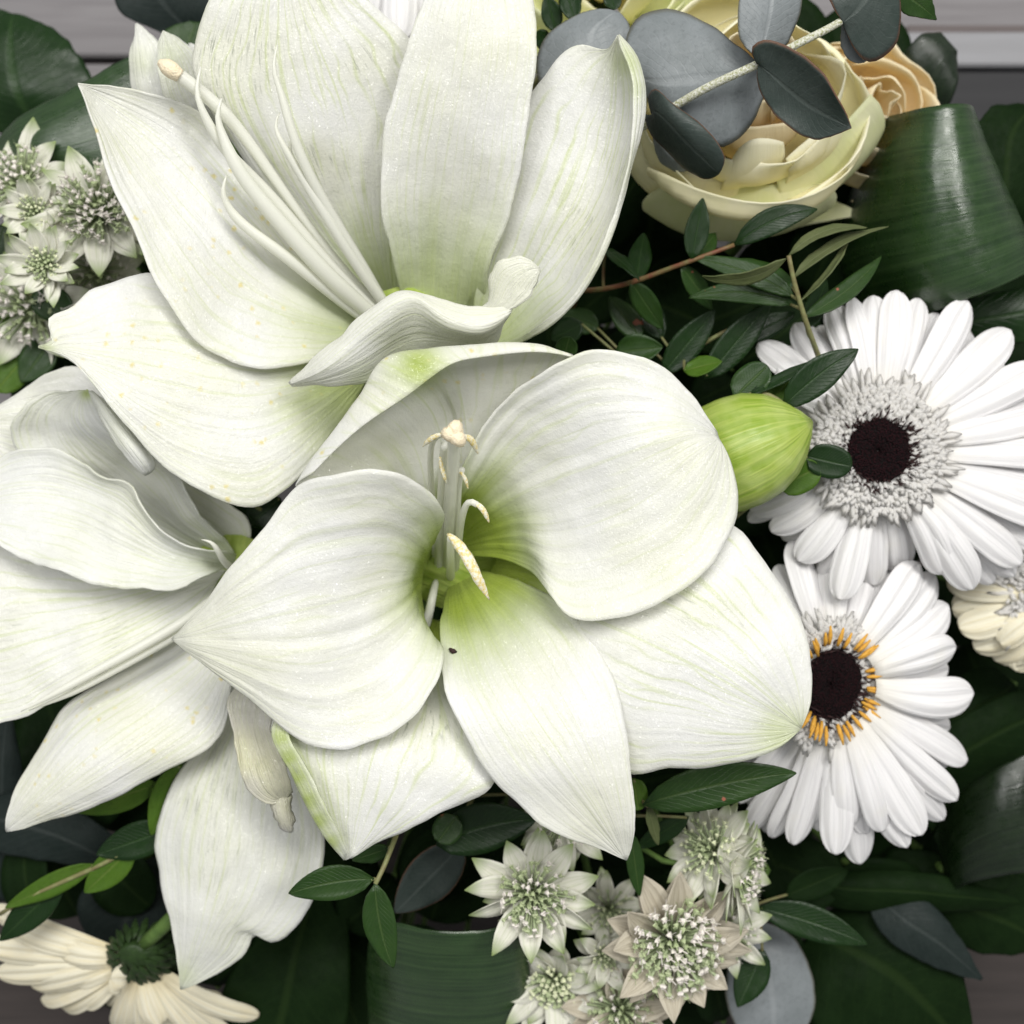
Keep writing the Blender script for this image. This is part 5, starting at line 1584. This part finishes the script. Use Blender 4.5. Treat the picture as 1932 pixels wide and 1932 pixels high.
astrantia('beige astrantia half under the brown-bracted head', (1170, 1905, -7.6), (0, .25, 1), .0185, 11, 12, nfl=60, brown=True)
astrantia('tiny green centred astrantia between grey white star and brown-bracted head', (1140, 1800, -7.4), (.2, .1, 1), .0115, 9, 13, heads='floret_pale', young=True, nfl=36)
astrantia('astrantia peeping from under the pointed petal of the open amaryllis', (1060, 1550, -6.4), (.1, .1, 1), .0150, 10, 14, nfl=30)
astrantia('pale astrantia bracts behind the grey white star, by the green stems', (1150, 1715, -8.8), (.1, .1, 1), .0135, 9, 16, nfl=30, heads='floret_pale')

# ------------------------------------------------------------------ leaves deep in the bouquet
rs = np.random.RandomState(77)
GD = 'deep shaded leaves'


UNSEEN = {0, 1, 2, 3, 4, 7, 8, 9, 10, 12, 13, 15, 16, 19, 22, 27, 29, 30, 31, 32, 33, 35, 36, 37, 38, 40, 41, 43, 47, 49, 50, 51, 55, 56, 58, 60, 61, 62, 65, 74, 80, 81, 82, 83, 88, 90, 97, 102, 103, 104, 105, 106, 109, 110, 111, 112, 113, 114, 116, 118, 119, 123, 124, 133}      # wholly behind other leaves and flowers
deep_no = 0


def zone(u, v):
    if v < 800:
        return ('behind the small astrantia heads', 'deep leaves behind the astrantia') if u < 420 else (('below the full cream rose', 'deep leaves below the rose') if u > 1000 else ('between the amaryllis blooms', 'deep leaves between the amaryllis'))
    if u > 1350 and v < 1650:
        return ('beneath the dark-eyed gerberas', 'deep leaves beneath the gerberas')
    if v > 1350:
        return ('under the bright green sprig and notched petal', 'deep leaves under the bright sprig') if u < 620 else ('among the stems by the rolled cup leaf', 'deep leaves by the cup leaf')
    return ('between the amaryllis blooms', 'deep leaves between the amaryllis')


def deep_leaf(u, v, z, ln, wd):
    global deep_no
    th = rs.uniform(0, 6.28)
    deep_no += 1
    if deep_no - 1 in UNSEEN:
        rs.normal(0, .2)
        return
    b_ = (u - math.cos(th) * ln * .5, v + math.sin(th) * ln * .5, z - .8)
    t_ = (u + math.cos(th) * ln * .5, v - math.sin(th) * ln * .5, z)
    zn = zone(u, v)
    o = thing('salal_leaf', 'broad dark leaf in deep shade ' + zn[0], 'leaf', P(*b_), zn[1])
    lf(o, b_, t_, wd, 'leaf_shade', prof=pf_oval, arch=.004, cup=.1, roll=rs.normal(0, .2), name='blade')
    stem_to_base(o, P(*b_), .0012, 'stem_green')


def table_shows(u, v):
    return (u < 330 and v < 300) or (u > 1690 and v < 300) or (u > 1720 and v > 1700) or (u < 230 and v > 1690)


for iy in range(10):
    for ix in range(10):
        u = 90 + ix * 195 + rs.uniform(-50, 50)
        v = 120 + iy * 190 + rs.uniform(-50, 50)
        hidden = 330 < u < 1250 and 200 < v < 1350 and not (430 < u < 560 and 880 < v < 1050)
        if table_shows(u, v) or (hidden and (ix + iy) % 2):
            continue
        deep_leaf(u, v, rs.uniform(-15, -13.2), rs.uniform(190, 240), rs.uniform(170, 210))
for iy in range(12):
    for ix in range(12):
        u = 60 + ix * 160 + rs.uniform(-45, 45)
        v = 60 + iy * 160 + rs.uniform(-45, 45)
        gap = (1020 < u and 380 < v < 800) or (1380 < u and 800 < v) or v > 1560 or (u < 330 and 250 < v < 760) or (u < 300 and v > 1380)
        if table_shows(u, v) or not gap:
            continue
        deep_leaf(u, v, rs.uniform(-12.6, -11), rs.uniform(130, 180), rs.uniform(90, 130))
for (u_, v_, z_) in ((1372, 595, -10.5), (1600, 405, -11), (1270, 590, -10.5), (1655, 470, -12), (1460, 640, -10.5), (1560, 470, -10.5), (1180, 700, -10.5), (1500, 1640, -11.5)):
    deep_leaf(u_, v_, z_, 190, 140)

# a dark crumb lying on the lower petal of the open amaryllis
V, F, uv, g = tube([P(848, 1224, -2.35), P(854, 1228, -2.2), P(861, 1231, -2.3)], [.0002, .0009, .0003], 6, 6)
cr = mesh('crumb', V + rs.normal(0, .00012, V.shape), F, 'floret_dark', None)
cr['label'] = 'tiny dark crumb on the bottom petal of the open amaryllis'
cr['category'] = 'crumb'
